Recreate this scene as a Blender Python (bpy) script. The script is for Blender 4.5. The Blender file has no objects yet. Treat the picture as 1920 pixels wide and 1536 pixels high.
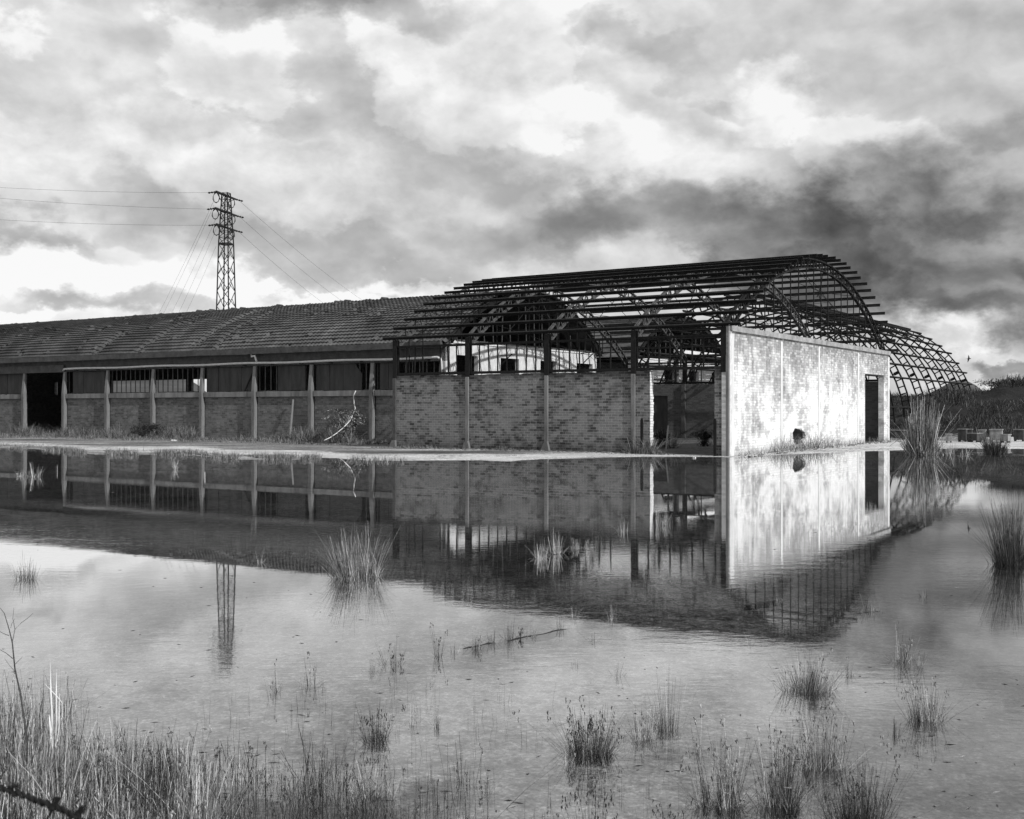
import bpy, math, random
from mathutils import Vector, noise, Matrix
random.seed(7)
scene = bpy.context.scene
COL = scene.collection
R = math.radians
F, CX, CY, H0 = 2130.0, 960.0, 768.0, 1.8      # focal length and centre in photo pixels, eye height

# ---------------------------------------------------------------- camera
cam = bpy.data.cameras.new("camera")
cam.sensor_width = 36.0; cam.lens = 36.0*F/1920.0
cam.clip_start = 0.05; cam.clip_end = 9000
camo = bpy.data.objects.new("camera", cam); COL.objects.link(camo)
camo.location = (0, 0, H0); camo.rotation_euler = (R(90), 0, 0)
cam.dof.use_dof = True; cam.dof.focus_distance = 40.0; cam.dof.aperture_fstop = 16.0
scene.camera = camo
scene.view_settings.view_transform = 'Standard'
scene.view_settings.look = 'None'
scene.view_settings.exposure = 0.0
scene.view_settings.gamma = 1.0
scene.render.resolution_x = 1024; scene.render.resolution_y = 819

def pd(px, py):
    return Vector(((px-CX)/F, 1.0, (CY-py)/F)).normalized()
def at(px, Y, z=0.0):
    return Vector(((px-CX)/F*Y, Y, z))
def gnd(px, py, z=0.0):
    Y = F*(H0-z)/(py-CY)
    return Vector(((px-CX)/F*Y, Y, z))
def P3(px, py, Y):
    return Vector(((px-CX)/F*Y, Y, H0+(CY-py)*Y/F))

# building frame: x along the front facade (to the right, nearer), y going back
UA = -R(32.8)
U = Vector((math.cos(UA), math.sin(UA), 0)); V = Vector((-math.sin(UA), math.cos(UA), 0))
K = Vector((8.33, 43.6, 0))
SUN_EL = R(35)
SUN_DIR = (U*math.cos(R(10)) - V*math.sin(R(10)))
SUN_DIR = Vector((SUN_DIR.x*math.cos(SUN_EL), SUN_DIR.y*math.cos(SUN_EL), math.sin(SUN_EL)))

# ---------------------------------------------------------------- node helper
class NT:
    def __init__(s, nt): s.nt = nt; nt.nodes.clear()
    def n(s, typ, _props=None, **ins):
        nd = s.nt.nodes.new(typ)
        for k, v in (_props or {}).items(): setattr(nd, k, v)
        for k, v in ins.items():
            key = int(k[1:]) if k[0] == 'i' and k[1:].isdigit() else k.replace('_', ' ')
            s.put(nd.inputs[key], v)
        return nd
    def put(s, sock, v):
        if isinstance(v, bpy.types.NodeSocket): s.nt.links.new(v, sock)
        elif isinstance(v, bpy.types.Node): s.nt.links.new(v.outputs[0], sock)
        else:
            if sock.type == 'RGBA' and isinstance(v, (int, float)): v = (v, v, v, 1)
            sock.default_value = v
    def m(s, op, a, b=0.0, c=0.0, clamp=False):
        nd = s.nt.nodes.new('ShaderNodeMath'); nd.operation = op; nd.use_clamp = clamp
        s.put(nd.inputs[0], a); s.put(nd.inputs[1], b)
        if len(nd.inputs) > 2: s.put(nd.inputs[2], c)
        return nd.outputs[0]
    def vm(s, op, a, b=(0, 0, 0), sc=None):
        nd = s.nt.nodes.new('ShaderNodeVectorMath'); nd.operation = op
        s.put(nd.inputs[0], a)
        if op == 'SCALE': s.put(nd.inputs['Scale'], sc); return nd.outputs[0]
        if op not in ('NORMALIZE', 'LENGTH'): s.put(nd.inputs[1], b)
        return nd.outputs['Value'] if op in ('DOT_PRODUCT', 'LENGTH') else nd.outputs[0]
    def noise(s, vec, scale, detail=4, rough=.5, dist=0.0, col=False):
        nd = s.nt.nodes.new('ShaderNodeTexNoise')
        s.put(nd.inputs['Vector'], vec); nd.inputs['Scale'].default_value = scale
        nd.inputs['Detail'].default_value = detail; nd.inputs['Roughness'].default_value = rough
        nd.inputs['Distortion'].default_value = dist
        return nd.outputs['Color' if col else 0]
    def mr(s, v, a, b, c=0.0, d=1.0, smooth=False):
        nd = s.nt.nodes.new('ShaderNodeMapRange'); nd.clamp = True
        if smooth: nd.interpolation_type = 'SMOOTHSTEP'
        s.put(nd.inputs[0], v)
        for i, q in enumerate((a, b, c, d)): s.put(nd.inputs[1+i], q)
        return nd.outputs[0]
    def mix(s, f, a, b):     # float mix
        nd = s.nt.nodes.new('ShaderNodeMix'); nd.data_type = 'FLOAT'
        s.put(nd.inputs[0], f); s.put(nd.inputs[2], a); s.put(nd.inputs[3], b)
        return nd.outputs[0]

# ---------------------------------------------------------------- world: overcast broken clouds
world = bpy.data.worlds.new("World"); scene.world = world; world.use_nodes = True
t = NT(world.node_tree)
sky = t.n('ShaderNodeTexSky', {'sky_type': 'NISHITA', 'sun_disc': False})
sky.sun_elevation = SUN_EL; sky.sun_rotation = math.atan2(SUN_DIR.x, SUN_DIR.y)
skybw = t.n('ShaderNodeRGBToBW', Color=sky.outputs[0]).outputs[0]
d = t.n('ShaderNodeTexCoord').outputs['Generated']
mp = t.n('ShaderNodeMapping', Vector=d); mp.inputs['Rotation'].default_value = (0, R(12), 0); mp.inputs['Scale'].default_value = (1, 1, 1.5)
v0 = mp.outputs[0]
wn = t.vm('SUBTRACT', t.noise(v0, 6, 7, .58, 0, True), (.5, .5, .5))
v1 = t.vm('ADD', v0, t.vm('SCALE', wn, sc=.04))
dW = t.vm('ADD', d, t.vm('SCALE', wn, sc=.20))
def billow(vec, sc, det, ro=.5):
    nd = t.n('ShaderNodeTexNoise', {'noise_type': 'RIDGED_MULTIFRACTAL', 'normalize': True}, Vector=vec, Scale=sc, Detail=det)
    nd.inputs['Roughness'].default_value = ro; nd.inputs['Offset'].default_value = 1.0; nd.inputs['Gain'].default_value = 1.6
    return nd.outputs[0]
def Hn(vec):
    return t.m('SUBTRACT', t.m('MULTIPLY', t.noise(vec, 3.1, 8, .53, 0), 1.35), t.m('MULTIPLY', billow(vec, 4.5, 4), .12))
Ha = Hn(v1); Hb = Hn(t.vm('ADD', v1, (.010, -.006, .020)))
emb = t.m('SUBTRACT', Ha, Hb)
fineA = t.noise(v1, 26, 6, .62, 0)
edge = t.m('MULTIPLY', t.m('SUBTRACT', fineA, .5), 1.8)
HC = t.m('SUBTRACT', Ha, .61)
big = t.noise(v0, 1.7, 1, .5)
front = t.mr(t.m('ADD', HC, t.m('MULTIPLY', t.m('SUBTRACT', fineA, .5), .16)), -.012, .03, 0, 1, True)
bri = t.m('ADD', .845, t.m('MULTIPLY', t.m('SUBTRACT', big, .5), .10))
bri = t.m('ADD', bri, t.m('MULTIPLY', front, .075))
bri = t.m('ADD', bri, t.m('MULTIPLY', t.m('MINIMUM', t.m('MAXIMUM', emb, -.09), .09), .9))
bri = t.m('ADD', bri, t.m('MULTIPLY', t.m('SUBTRACT', fineA, .5), .17))
# (x, y, rx, ry, tilt, brightness change, edge hardness)
BL = [
 (590, -10, 230, 50, 4, -.28, .7), (640, 205, 300, 55, 17, -.11, 1.0), (960, 130, 110, 110, 30, -.11, .7),
 (1180, 100, 90, 26, 0, -.10, .6), (1320, 160, 70, 22, 10, -.10, .6), (1430, 195, 110, 70, 20, .15, .5),
 (260, 110, 420, 120, 8, .03, 1), (1030, 250, 300, 60, 15, .08, .8), (1000, 30, 240, 60, 10, .05, .9),
 (1250, 450, 420, 50, 4, -.26, 1.2), (1060, 395, 160, 50, 20, -.10, .7), (1840, 500, 320, 84, 7, -.44, 1.5), (1640, 555, 260, 34, 8, -.24, .8),
 (1890, 345, 200, 60, -8, -.20, .8), (1690, 380, 200, 50, 0, -.08, .7), (1760, 160, 300, 170, 0, -.09, 1.2),
 (1600, 400, 160, 40, 12, .08, .5), (1745, 612, 130, 30, 20, .12, .6), (1880, 742, 170, 18, 3, .12, .5),
 (640, 548, 120, 28, 18, .24, .3), (450, 520, 90, 45, 0, .10, .4), (130, 495, 190, 52, 14, .20, .3), (270, 510, 60, 36, 0, .12, .3),
 (250, 572, 180, 28, 4, -.22, .5), (10, 592, 110, 22, 0, .22, .4), (560, 445, 320, 40, 12, -.15, .6),
 (90, 420, 190, 28, 8, -.14, .6), (1885, 683, 70, 18, 0, -.28, .4), (1740, 690, 190, 26, 3, .02, .6),
 (830, 530, 170, 22, 0, .16, .5), (330, 300, 330, 60, 8, .07, .8), (60, 10, 120, 34, 0, -.12, .9),
]
for (px, py, rx, ry, tl, am, hd) in BL:
    c = pd(px, py); ri = Vector((1, 0, 0)); ri = (ri - c*ri.dot(c)).normalized(); up = ri.cross(c)
    a = -R(tl); r2 = ri*math.cos(a)+up*math.sin(a); u2 = up*math.cos(a)-ri*math.sin(a)
    da = t.vm('DOT_PRODUCT', dW, tuple(r2*(F/rx))); db = t.vm('DOT_PRODUCT', dW, tuple(u2*(F/ry)))
    rr = t.m('ADD', t.m('MULTIPLY', da, da), t.m('MULTIPLY', db, db))
    g = t.m('SUBTRACT', t.m('ADD', 1.0, edge), rr)
    fr = t.m('GREATER_THAN', t.vm('DOT_PRODUCT', d, tuple(c)), 0.0)
    g = t.m('MULTIPLY', t.mr(g, -hd*1.6, hd*1.2+.3, 0, 1, True), fr)
    bri = t.m('ADD', bri, t.m('MULTIPLY', g, am))
bri = t.m('MAXIMUM', bri, .2)
bri = t.m('MINIMUM', bri, .985)
rad = t.m('POWER', bri, 2.25)
rad = t.m('MULTIPLY', rad, .95)
lum = t.m('ADD', rad, t.m('MULTIPLY', skybw, .006))
bg = t.n('ShaderNodeBackground', Color=lum, Strength=1.0)
wo = t.n('ShaderNodeOutputWorld'); t.put(wo.inputs[0], bg)

sun = bpy.data.lights.new("sun", 'SUN'); sun.energy = 4.5; sun.angle = R(.6); sun.color = (1, 1, 1)
suno = bpy.data.objects.new("sun", sun); COL.objects.link(suno)
suno.rotation_euler = SUN_DIR.to_track_quat('Z', 'Y').to_euler(); suno.location = (60, -40, 60)

# ---------------------------------------------------------------- materials
def mat(name, fn, rough=.85, spec=.3, metal=0.0):
    m = bpy.data.materials.new(name); m.use_nodes = True
    t = NT(m.node_tree)
    b = t.n('ShaderNodeBsdfPrincipled'); o = t.n('ShaderNodeOutputMaterial')
    t.put(o.inputs[0], b)
    b.inputs['Roughness'].default_value = rough; b.inputs['Metallic'].default_value = metal
    b.inputs['Specular IOR Level'].default_value = spec
    oc = t.n('ShaderNodeTexCoord').outputs['Object']
    fn(t, b, oc)
    return m
def bump(t, b, h, dist=.01, strength=1.0):
    bp = t.n('ShaderNodeBump', Height=h); bp.inputs['Distance'].default_value = dist; bp.inputs['Strength'].default_value = strength
    t.put(b.inputs['Normal'], bp.outputs[0])
def mottled(lo, hi, sc=3.0, dist=.01, streak=False, fine=30):
    def fn(t, b, oc):
        vec = t.vm('MULTIPLY', oc, (1, 1, .25)) if streak else oc
        n = t.noise(vec, sc, 8, .62)
        n2 = t.noise(oc, fine, 4, .6)
        v = t.mr(t.m('ADD', t.m('MULTIPLY', n, .75), t.m('MULTIPLY', n2, .25)), .33, .67, lo, hi)
        t.put(b.inputs['Base Color'], v); bump(t, b, t.m('ADD', n, t.m('MULTIPLY', n2, .4)), dist)
    return fn
def brick(axis, kind):
    def fn(t, b, oc):
        sp = t.n('ShaderNodeSeparateXYZ', Vector=oc).outputs
        a = sp[0] if axis == 'x' else sp[1]; z = sp[2]
        wob = t.m('MULTIPLY', t.m('SUBTRACT', t.noise(oc, 1.5, 2), .5), .02)
        cv = t.n('ShaderNodeCombineXYZ', X=a, Y=t.m('ADD', z, wob), Z=0.0).outputs[0]
        bt = t.n('ShaderNodeTexBrick', Vector=cv, Color1=0.0, Color2=1.0, Mortar=.5, Scale=1.0)
        bt.inputs['Mortar Size'].default_value = .009; bt.inputs['Mortar Smooth'].default_value = .3
        bt.inputs['Brick Width'].default_value = .29; bt.inputs['Row Height'].default_value = .108
        bt.inputs['Bias'].default_value = 0.0
        rnd = t.n('ShaderNodeRGBToBW', Color=bt.outputs[0]).outputs[0]; mort = bt.outputs['Fac']
        p1 = t.noise(oc, .55, 6, .62, .4); p2 = t.noise(oc, 2.3, 6, .65); fine = t.noise(oc, 22, 5, .6)
        if kind == 'grey':
            # bare dark bricks where the wash has gone, greyer where it holds
            ph = t.noise(t.vm('MULTIPLY', oc, (1, 1, 3.2)), 1.4, 6, .6, .5)
            mk = t.m('ADD', t.m('MULTIPLY', p1, .44), t.m('ADD', t.m('MULTIPLY', p2, .36), t.m('ADD', t.m('MULTIPLY', ph, .20), t.m('MULTIPLY', t.m('SUBTRACT', rnd, .5), .09))))
            mk = t.m('ADD', mk, t.m('MULTIPLY', t.m('SUBTRACT', t.m('ABSOLUTE', t.m('SUBTRACT', z, 1.5)), .9), -.035))
            k = t.mr(mk, .42, .55, 0, 1, True)
            dark = t.m('ADD', .030, t.m('MULTIPLY', rnd, .07)); lite = t.m('ADD', .115, t.m('MULTIPLY', rnd, .06))
            v = t.mix(k, dark, lite)
            v = t.mix(mort, v, t.mix(k, .17, .27))
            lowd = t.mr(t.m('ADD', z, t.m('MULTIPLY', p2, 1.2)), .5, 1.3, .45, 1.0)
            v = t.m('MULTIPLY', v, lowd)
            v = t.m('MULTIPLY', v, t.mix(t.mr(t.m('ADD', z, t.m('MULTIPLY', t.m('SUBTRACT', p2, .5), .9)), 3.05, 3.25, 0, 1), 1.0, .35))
        elif kind == 'dull':
            k = t.mr(t.m('ADD', t.m('MULTIPLY', p1, .5), t.m('MULTIPLY', p2, .5)), .4, .6, 0, 1)
            v = t.m('ADD', t.mix(k, .04, .11), t.m('MULTIPLY', rnd, .07)); v = t.mix(mort, v, .15)
        elif kind == 'black':
            v = t.m('ADD', t.mix(p1, .03, .09), t.m('MULTIPLY', rnd, .04)); v = t.mix(mort, v, .09)
        else:
            zz = t.m('DIVIDE', z, 5.0)
            st = t.noise(t.vm('MULTIPLY', oc, (1, 1.2, .16)), 1.6, 5, .6)
            mk = t.m('ADD', t.m('MULTIPLY', p1, .55), t.m('ADD', t.m('MULTIPLY', p2, .30), t.m('MULTIPLY', st, .25)))
            mk = t.m('ADD', mk, t.m('ADD', t.m('MULTIPLY', t.m('SUBTRACT', rnd, .5), .16), t.m('MULTIPLY', t.m('POWER', zz, 3.0), .22)))
            k = t.mr(mk, .52, .70, 0, 1, True)
            v = t.mix(k, t.m('ADD', .62, t.m('MULTIPLY', rnd, .13)), t.m('ADD', .15, t.m('MULTIPLY', t.m('POWER', rnd, 2.0), .34)))
            bare = t.mr(t.m('ADD', t.noise(t.vm('MULTIPLY', oc, (1, 1, 1.7)), .9, 7, .68), t.m('MULTIPLY', t.m('SUBTRACT', rnd, .5), .05)), .56, .60)
            v = t.mix(t.m('MULTIPLY', bare, .55), v, t.m('ADD', .16, t.m('MULTIPLY', rnd, .14)))
            v = t.m('MULTIPLY', v, t.mr(t.m('ADD', z, t.m('MULTIPLY', p2, .6)), .35, .75, .62, 1.0))
            drip = t.m('MULTIPLY', t.mr(t.noise(t.vm('MULTIPLY', oc, (1, 2.6, .10)), 2.2, 5, .65), .52, .64), t.mr(z, 2.8, 4.7))
            v = t.mix(t.m('MULTIPLY', drip, .75), v, .10)
            v = t.mix(t.m('MULTIPLY', mort, .35), v, .30)
        v = t.m('MULTIPLY', v, t.mr(fine, .3, .7, .82, 1.15))
        t.put(b.inputs['Base Color'], v)
        h = t.m('ADD', t.m('MULTIPLY', mort, -1.0), t.m('MULTIPLY', fine, .6))
        bump(t, b, h, .008)
    return fn
M = {}
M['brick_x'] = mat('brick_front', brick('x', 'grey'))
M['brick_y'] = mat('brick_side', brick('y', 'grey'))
M['black_x'] = mat('dark_brick_front', brick('x', 'black'))  # darker brick tone for the rear wall
M['dull_x'] = mat('dull_brick_front', brick('x', 'dull'))
M['white_y'] = mat('whitewashed_brick', brick('y', 'white'))
M['conc'] = mat('weathered_concrete', mottled(.07, .22, 2.2, .01, True))
M['conc_w'] = mat('pale_concrete', mottled(.45, .72, 2.5, .01, True))
M['conc_m'] = mat('grimy_concrete', mottled(.07, .20, 3, .01, True))
M['limed_lit'] = mat('limewash_and_sunlit_jamb', mottled(.42, .68, 2.5, .01, True))
M['cope'] = mat('stained_coping', mottled(.13, .36, 2.5, .02))
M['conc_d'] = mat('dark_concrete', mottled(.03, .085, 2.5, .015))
M['render_w'] = mat('white_render', mottled(.36, .62, 3.0, .01))
M['iron'] = mat('rusted_iron', mottled(.004, .016, 6, .004), .7, .15)
M['iron_l'] = mat('scaled_iron', mottled(.012, .10, 5, .004), .6, .3)
M['galv'] = mat('galvanised_steel', mottled(.008, .02, 6, .003), .6, .2)
M['pipe'] = mat('drain_pipe', mottled(.35, .55, 4, .002), .5, .4)
M['shutter'] = mat('shutter_board', mottled(.025, .06, 3, .004, True))
M['dark'] = mat('dark_timber', mottled(.008, .02, 3))
M['timber'] = mat('grey_timber', mottled(.10, .25, 6, .004, True))
M['hose'] = mat('white_hose', mottled(.5, .7, 6, .001), .5)
M['wire'] = mat('cable', mottled(.015, .03, 8, .001), .5)
def tile_fn(t, b, oc):
    sp = t.n('ShaderNodeSeparateXYZ', Vector=oc).outputs
    n = t.noise(oc, .45, 6, .62, .3); n2 = t.noise(oc, 5, 5, .65)
    vo = t.n('ShaderNodeTexVoronoi', Vector=t.vm('MULTIPLY', oc, (4.2, 3.2, 3.2)), Scale=1.0).outputs['Color']
    r = t.n('ShaderNodeRGBToBW', Color=vo).outputs[0]
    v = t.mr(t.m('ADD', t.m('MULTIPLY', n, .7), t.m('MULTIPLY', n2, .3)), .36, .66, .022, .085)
    v = t.m('MULTIPLY', v, t.mr(t.m('ADD', sp[0], t.m('MULTIPLY', n, 22)), -46, 2, .35, 1.15))  # frame-edge darkening painted into the tile colour toward the left end
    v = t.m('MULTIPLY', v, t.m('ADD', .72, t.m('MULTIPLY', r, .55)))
    t.put(b.inputs['Base Color'], v); bump(t, b, n2, .01)
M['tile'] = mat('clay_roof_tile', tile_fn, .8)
def ground_fn(t, b, oc):
    pale = t.n('ShaderNodeAttribute', {'attribute_name': 'pale'}).outputs['Fac']
    n = t.noise(oc, .5, 8, .6); n2 = t.noise(oc, 6, 8, .68); n3 = t.noise(oc, 30, 4, .65)
    peb = t.n('ShaderNodeTexVoronoi', Vector=oc, Scale=26.0).outputs['Distance']
    n4 = t.noise(oc, 14, 6, .75)
    mud = t.mr(t.m('ADD', t.m('MULTIPLY', n2, .30), t.m('ADD', t.m('MULTIPLY', n, .15), t.m('ADD', t.m('MULTIPLY', n3, .20), t.m('MULTIPLY', n4, .35)))), .435, .555, .09, .80)
    mud = t.m('MULTIPLY', mud, t.mr(t.noise(oc, 3.1, 5, .7), .60, .66, 1.0, .45))
    grit = t.n('ShaderNodeTexVoronoi', Vector=oc, Scale=70.0).outputs['Color']
    mud = t.m('MULTIPLY', mud, t.mr(peb, 0, .6, 1.35, .7))
    mud = t.m('MULTIPLY', mud, t.mr(t.n('ShaderNodeRGBToBW', Color=grit).outputs[0], .1, .9, .55, 1.35))
    conc = t.mr(t.m('ADD', t.m('MULTIPLY', n, .5), t.m('MULTIPLY', n2, .5)), .38, .62, .26, .52)
    wet_shade = t.mr(pale, -.7, 0, .16, 1)  # lowers mud tone for wet soil and the painted right-hand darkening
    mud = t.m('MULTIPLY', mud, wet_shade)
    rt = t.n('ShaderNodeMapping', Vector=oc); rt.inputs['Rotation'].default_value = (0, 0, -UA)
    lay = t.noise(t.vm('MULTIPLY', rt.outputs[0], (.30, 1.3, 1)), 1.0, 6, .62)
    k = t.mr(t.m('ADD', pale, t.m('MULTIPLY', t.m('SUBTRACT', lay, .5), 3.0)), .35, .75, 0, 1, True)
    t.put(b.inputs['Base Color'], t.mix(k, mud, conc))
    bump(t, b, t.m('ADD', n2, t.m('MULTIPLY', peb, .5)), .012)
M['ground'] = mat('wet_gravelly_concrete', ground_fn, .9, .2)
M['hill'] = mat('scrub_hillside', mottled(.006, .028, .5, .3, False, 3), .95, .1)
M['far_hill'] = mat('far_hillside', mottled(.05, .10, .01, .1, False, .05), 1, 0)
def plant(lo, hi, sc=5):
    def fn(t, b, oc):
        r = t.n('ShaderNodeNewGeometry').outputs['Random Per Island']
        n = t.noise(oc, sc, 3)
        v = t.m('ADD', lo, t.m('MULTIPLY', t.m('POWER', r, 2.3), hi-lo))
        t.put(b.inputs['Base Color'], t.m('MULTIPLY', v, t.mr(n, .3, .7, .6, 1.3)))
    return fn
M['rush'] = mat('rush_blade', plant(.015, .62), .6, .3)
M['straw'] = mat('dry_straw', plant(.10, .75), .7, .3)
M['rush_dark'] = mat('dark_rush_blade', plant(.010, .13), .6, .3)
M['leaf'] = mat('bush_leaf', plant(.04, .22), .6, .3)
M['leaf_light'] = mat('pale_bush_leaf', plant(.12, .5), .6, .3)
M['leaf_dark'] = mat('dark_bush_leaf', plant(.01, .06), .6, .3)
M['weed'] = mat('wall_weed', plant(.03, .38), .8, .2)
M['pale_leaf'] = mat('pale_dry_leaf', plant(.5, .8), .6, .3)
M['hive'] = mat('hive_board', mottled(.015, .06, 4, .01, True, 12), .8)
M['hive_w'] = mat('pale_hive_board', mottled(.10, .30, 4, .01, True, 12), .8)
M['feather'] = mat('dark_feather', mottled(.01, .03, 10), .8)
def water_mat():
    m = bpy.data.materials.new('still_flood_water'); m.use_nodes = True
    t = NT(m.node_tree)
    oc = t.n('ShaderNodeTexCoord').outputs['Object']
    rot = t.n('ShaderNodeMapping', Vector=oc); rot.inputs['Rotation'].default_value = (0, 0, R(-12)); rot.inputs['Scale'].default_value = (.55, 1.25, 1)
    p = rot.outputs[0]
    a = t.noise(p, 5.0, 3, .5, .3); b_ = t.noise(p, 20, 3, .55, .2)
    patch = t.mr(t.noise(t.vm('MULTIPLY', oc, (.5, 1.4, 1)), .16, 3, .5), .42, .60, .10, 1.1)
    sp = t.n('ShaderNodeSeparateXYZ', Vector=oc).outputs
    near = t.mr(sp[1], 32.0, 11.0, .08, .52, True)
    near = t.m('MULTIPLY', near, t.mr(sp[1], 9.0, 6.0, 1.0, .7))
    h = t.m('ADD', t.m('MULTIPLY', a, .75), t.m('MULTIPLY', b_, .30))
    h = t.m('MULTIPLY', h, t.m('MULTIPLY', patch, near))
    bp = t.n('ShaderNodeBump', Height=h); bp.inputs['Distance'].default_value = .0026; bp.inputs['Strength'].default_value = 1.0
    fr = t.n('ShaderNodeFresnel', IOR=1.5); t.put(fr.inputs['Normal'], bp.outputs[0])
    gl = t.n('ShaderNodeBsdfGlossy', Color=.93, Roughness=.004); t.put(gl.inputs['Normal'], bp.outputs[0])
    tr = t.n('ShaderNodeBsdfTransparent', Color=(.88, .88, .88, 1))
    mx = t.n('ShaderNodeMixShader'); t.put(mx.inputs[0], t.m('MINIMUM', t.m('MULTIPLY', t.m('POWER', fr.outputs[0], 1.35), 2.6), .88)); t.put(mx.inputs[1], tr); t.put(mx.inputs[2], gl)
    o = t.n('ShaderNodeOutputMaterial'); t.put(o.inputs[0], mx)
    return m
M['water'] = water_mat()

# ---------------------------------------------------------------- mesh helpers
class MB:
    def __init__(s): s.v = []; s.f = []; s.sm = False
    def box(s, x0, x1, y0, y1, z0, z1):
        b = len(s.v)
        s.v += [(x, y, z) for z in (z0, z1) for (x, y) in ((x0, y0), (x1, y0), (x1, y1), (x0, y1))]
        s.f += [tuple(b+i for i in q) for q in ((3, 2, 1, 0), (4, 5, 6, 7), (0, 1, 5, 4), (1, 2, 6, 5), (2, 3, 7, 6), (3, 0, 4, 7))]
        return s
    def bar(s, p, q, w=.1, h=None, up=(0, 0, 1)):
        h = h or w; p = Vector(p); q = Vector(q); dd = (q-p).normalized(); up = Vector(up)
        if abs(dd.dot(up)) > .98: up = Vector((1, 0, 0)) if abs(dd.x) < .9 else Vector((0, 1, 0))
        a = dd.cross(up).normalized(); c = a.cross(dd)
        b = len(s.v)
        for e in (p, q):
            for (i, j) in ((-1, -1), (1, -1), (1, 1), (-1, 1)): s.v.append(tuple(e+a*(i*w/2)+c*(j*h/2)))
        s.f += [tuple(b+i for i in r) for r in ((0, 1, 2, 3), (7, 6, 5, 4), (0, 4, 5, 1), (1, 5, 6, 2), (2, 6, 7, 3), (3, 7, 4, 0))]
        return s
    def tube(s, pts, rads, n=6):
        pts = [Vector(p) for p in pts]
        if not isinstance(rads, (list, tuple)): rads = [rads]*len(pts)
        base = len(s.v)
        for i, p in enumerate(pts):
            dd = (pts[min(i+1, len(pts)-1)]-pts[max(i-1, 0)]).normalized()
            rf = Vector((0, 0, 1)) if abs(dd.z) < .8 else Vector((1, .3, 0)).normalized()
            a = dd.cross(rf).normalized(); c = a.cross(dd)
            for k in range(n):
                an = 2*math.pi*k/n
                s.v.append(tuple(p+(a*math.cos(an)+c*math.sin(an))*rads[i]))
        for i in range(len(pts)-1):
            for k in range(n):
                s.f.append((base+i*n+k, base+i*n+(k+1) % n, base+(i+1)*n+(k+1) % n, base+(i+1)*n+k))
        s.f.append(tuple(base+k for k in reversed(range(n)))); e = base+(len(pts)-1)*n
        s.f.append(tuple(e+k for k in range(n)))
        return s
    def prism(s, poly, axis, a0, a1):      # poly in the two other axes
        n = len(poly); b = len(s.v)
        for a in (a0, a1):
            for (p, q) in poly:
                s.v.append((a, p, q) if axis == 'x' else (p, a, q) if axis == 'y' else (p, q, a))
        for i in range(n): s.f.append((b+i, b+(i+1) % n, b+n+(i+1) % n, b+n+i))
        s.f.append(tuple(b+i for i in reversed(range(n)))); s.f.append(tuple(b+n+i for i in range(n)))
        return s
    def quad(s, a, b_, c, d_):
        b = len(s.v); s.v += [tuple(a), tuple(b_), tuple(c), tuple(d_)]; s.f.append((b, b+1, b+2, b+3)); return s
    def build(s, name, m, parent=None, smooth=False, recalc=False):
        me = bpy.data.meshes.new(name); me.from_pydata(s.v, [], s.f); me.update()
        if recalc:
            import bmesh
            bm = bmesh.new(); bm.from_mesh(me); bmesh.ops.recalc_face_normals(bm, faces=bm.faces); bm.to_mesh(me); bm.free()
        me.materials.append(m)
        if smooth: me.polygons.foreach_set('use_smooth', [True]*len(me.polygons))
        o = bpy.data.objects.new(name, me); COL.objects.link(o)
        if parent: o.parent = parent
        return o
def tag(o, label=None, cat=None, group=None, kind=None):
    if label: o['label'] = label
    if cat: o['category'] = cat
    if group: o['group'] = group
    if kind: o['kind'] = kind
    return o
def thing(name, label, cat, loc, rz=0, group=None):
    o = bpy.data.objects.new(name, None); COL.objects.link(o)
    o.location = loc; o.rotation_euler = (0, 0, rz); o.empty_display_size = .3
    return tag(o, label, cat, group)
def dup(o, parent, loc=None, rot=None):
    c = o.copy(); COL.objects.link(c); c.parent = parent
    if loc is not None: c.location = loc
    if rot is not None: c.rotation_euler = rot
    return c
def L2W(t_, s_, z=0):      # t to the left along the facade, s going back
    p = K - U*t_ + V*s_; return Vector((p.x, p.y, z))
def W2L(p):
    q = p-K; return -(q.x*U.x+q.y*U.y), q.x*V.x+q.y*V.y
def fbm(x, y, z=0, o=4):
    return noise.fractal(Vector((x, y, z)), 1.0, 2.0, o)

# ---------------------------------------------------------------- ground
EDGE = [(-400, 838), (0, 840), (60, 842), (112, 846), (180, 853), (350, 853), (430, 861), (560, 862), (600, 858), (700, 864), (900, 863), (950, 866), (1010, 861),
        (1200, 857), (1345, 857), (1372, 858), (1430, 855), (1480, 852), (1540, 850), (1600, 847), (1670, 845), (1720, 843), (1790, 841), (1920, 842), (2400, 843)]
def edge_row(px):
    for (a, b) in zip(EDGE, EDGE[1:]):
        if a[0] <= px <= b[0]: return a[1]+(b[1]-a[1])*(px-a[0])/(b[0]-a[0])
    return EDGE[0][1] if px < EDGE[0][0] else EDGE[-1][1]
def shore(x, y):
    px = CX+F*x/max(y, 3.0) if y > 3 else 960
    return y - F*H0/(edge_row(px)-CY) + .35*fbm(x*.35, y*.9, 3.1)
def sm(x): x = max(0, min(1, x)); return x*x*(3-2*x)
def hill_z(x, y):
    # scrub-covered embankment to the right of the skeleton vault
    tl, sl = W2L(Vector((x, y, 0)))
    base = 66+.04*(x-22)
    k = sm((y-base)/12.0)*sm((9-tl)/5.0)
    px = CX+F*x/max(y, 1)
    hh = 2.45+.35*sm((px-1690)/110)+.40*sm((px-1850)/40)-.18*math.exp(-((px-1790)/50)**2)
    rim = hh*k*(1+.10*fbm(x*.12, y*.12, 1)) + k*.22*fbm(x*.5, y*.5, 5)
    return max(0, rim)*(1-sm((y-110)/40))
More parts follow.
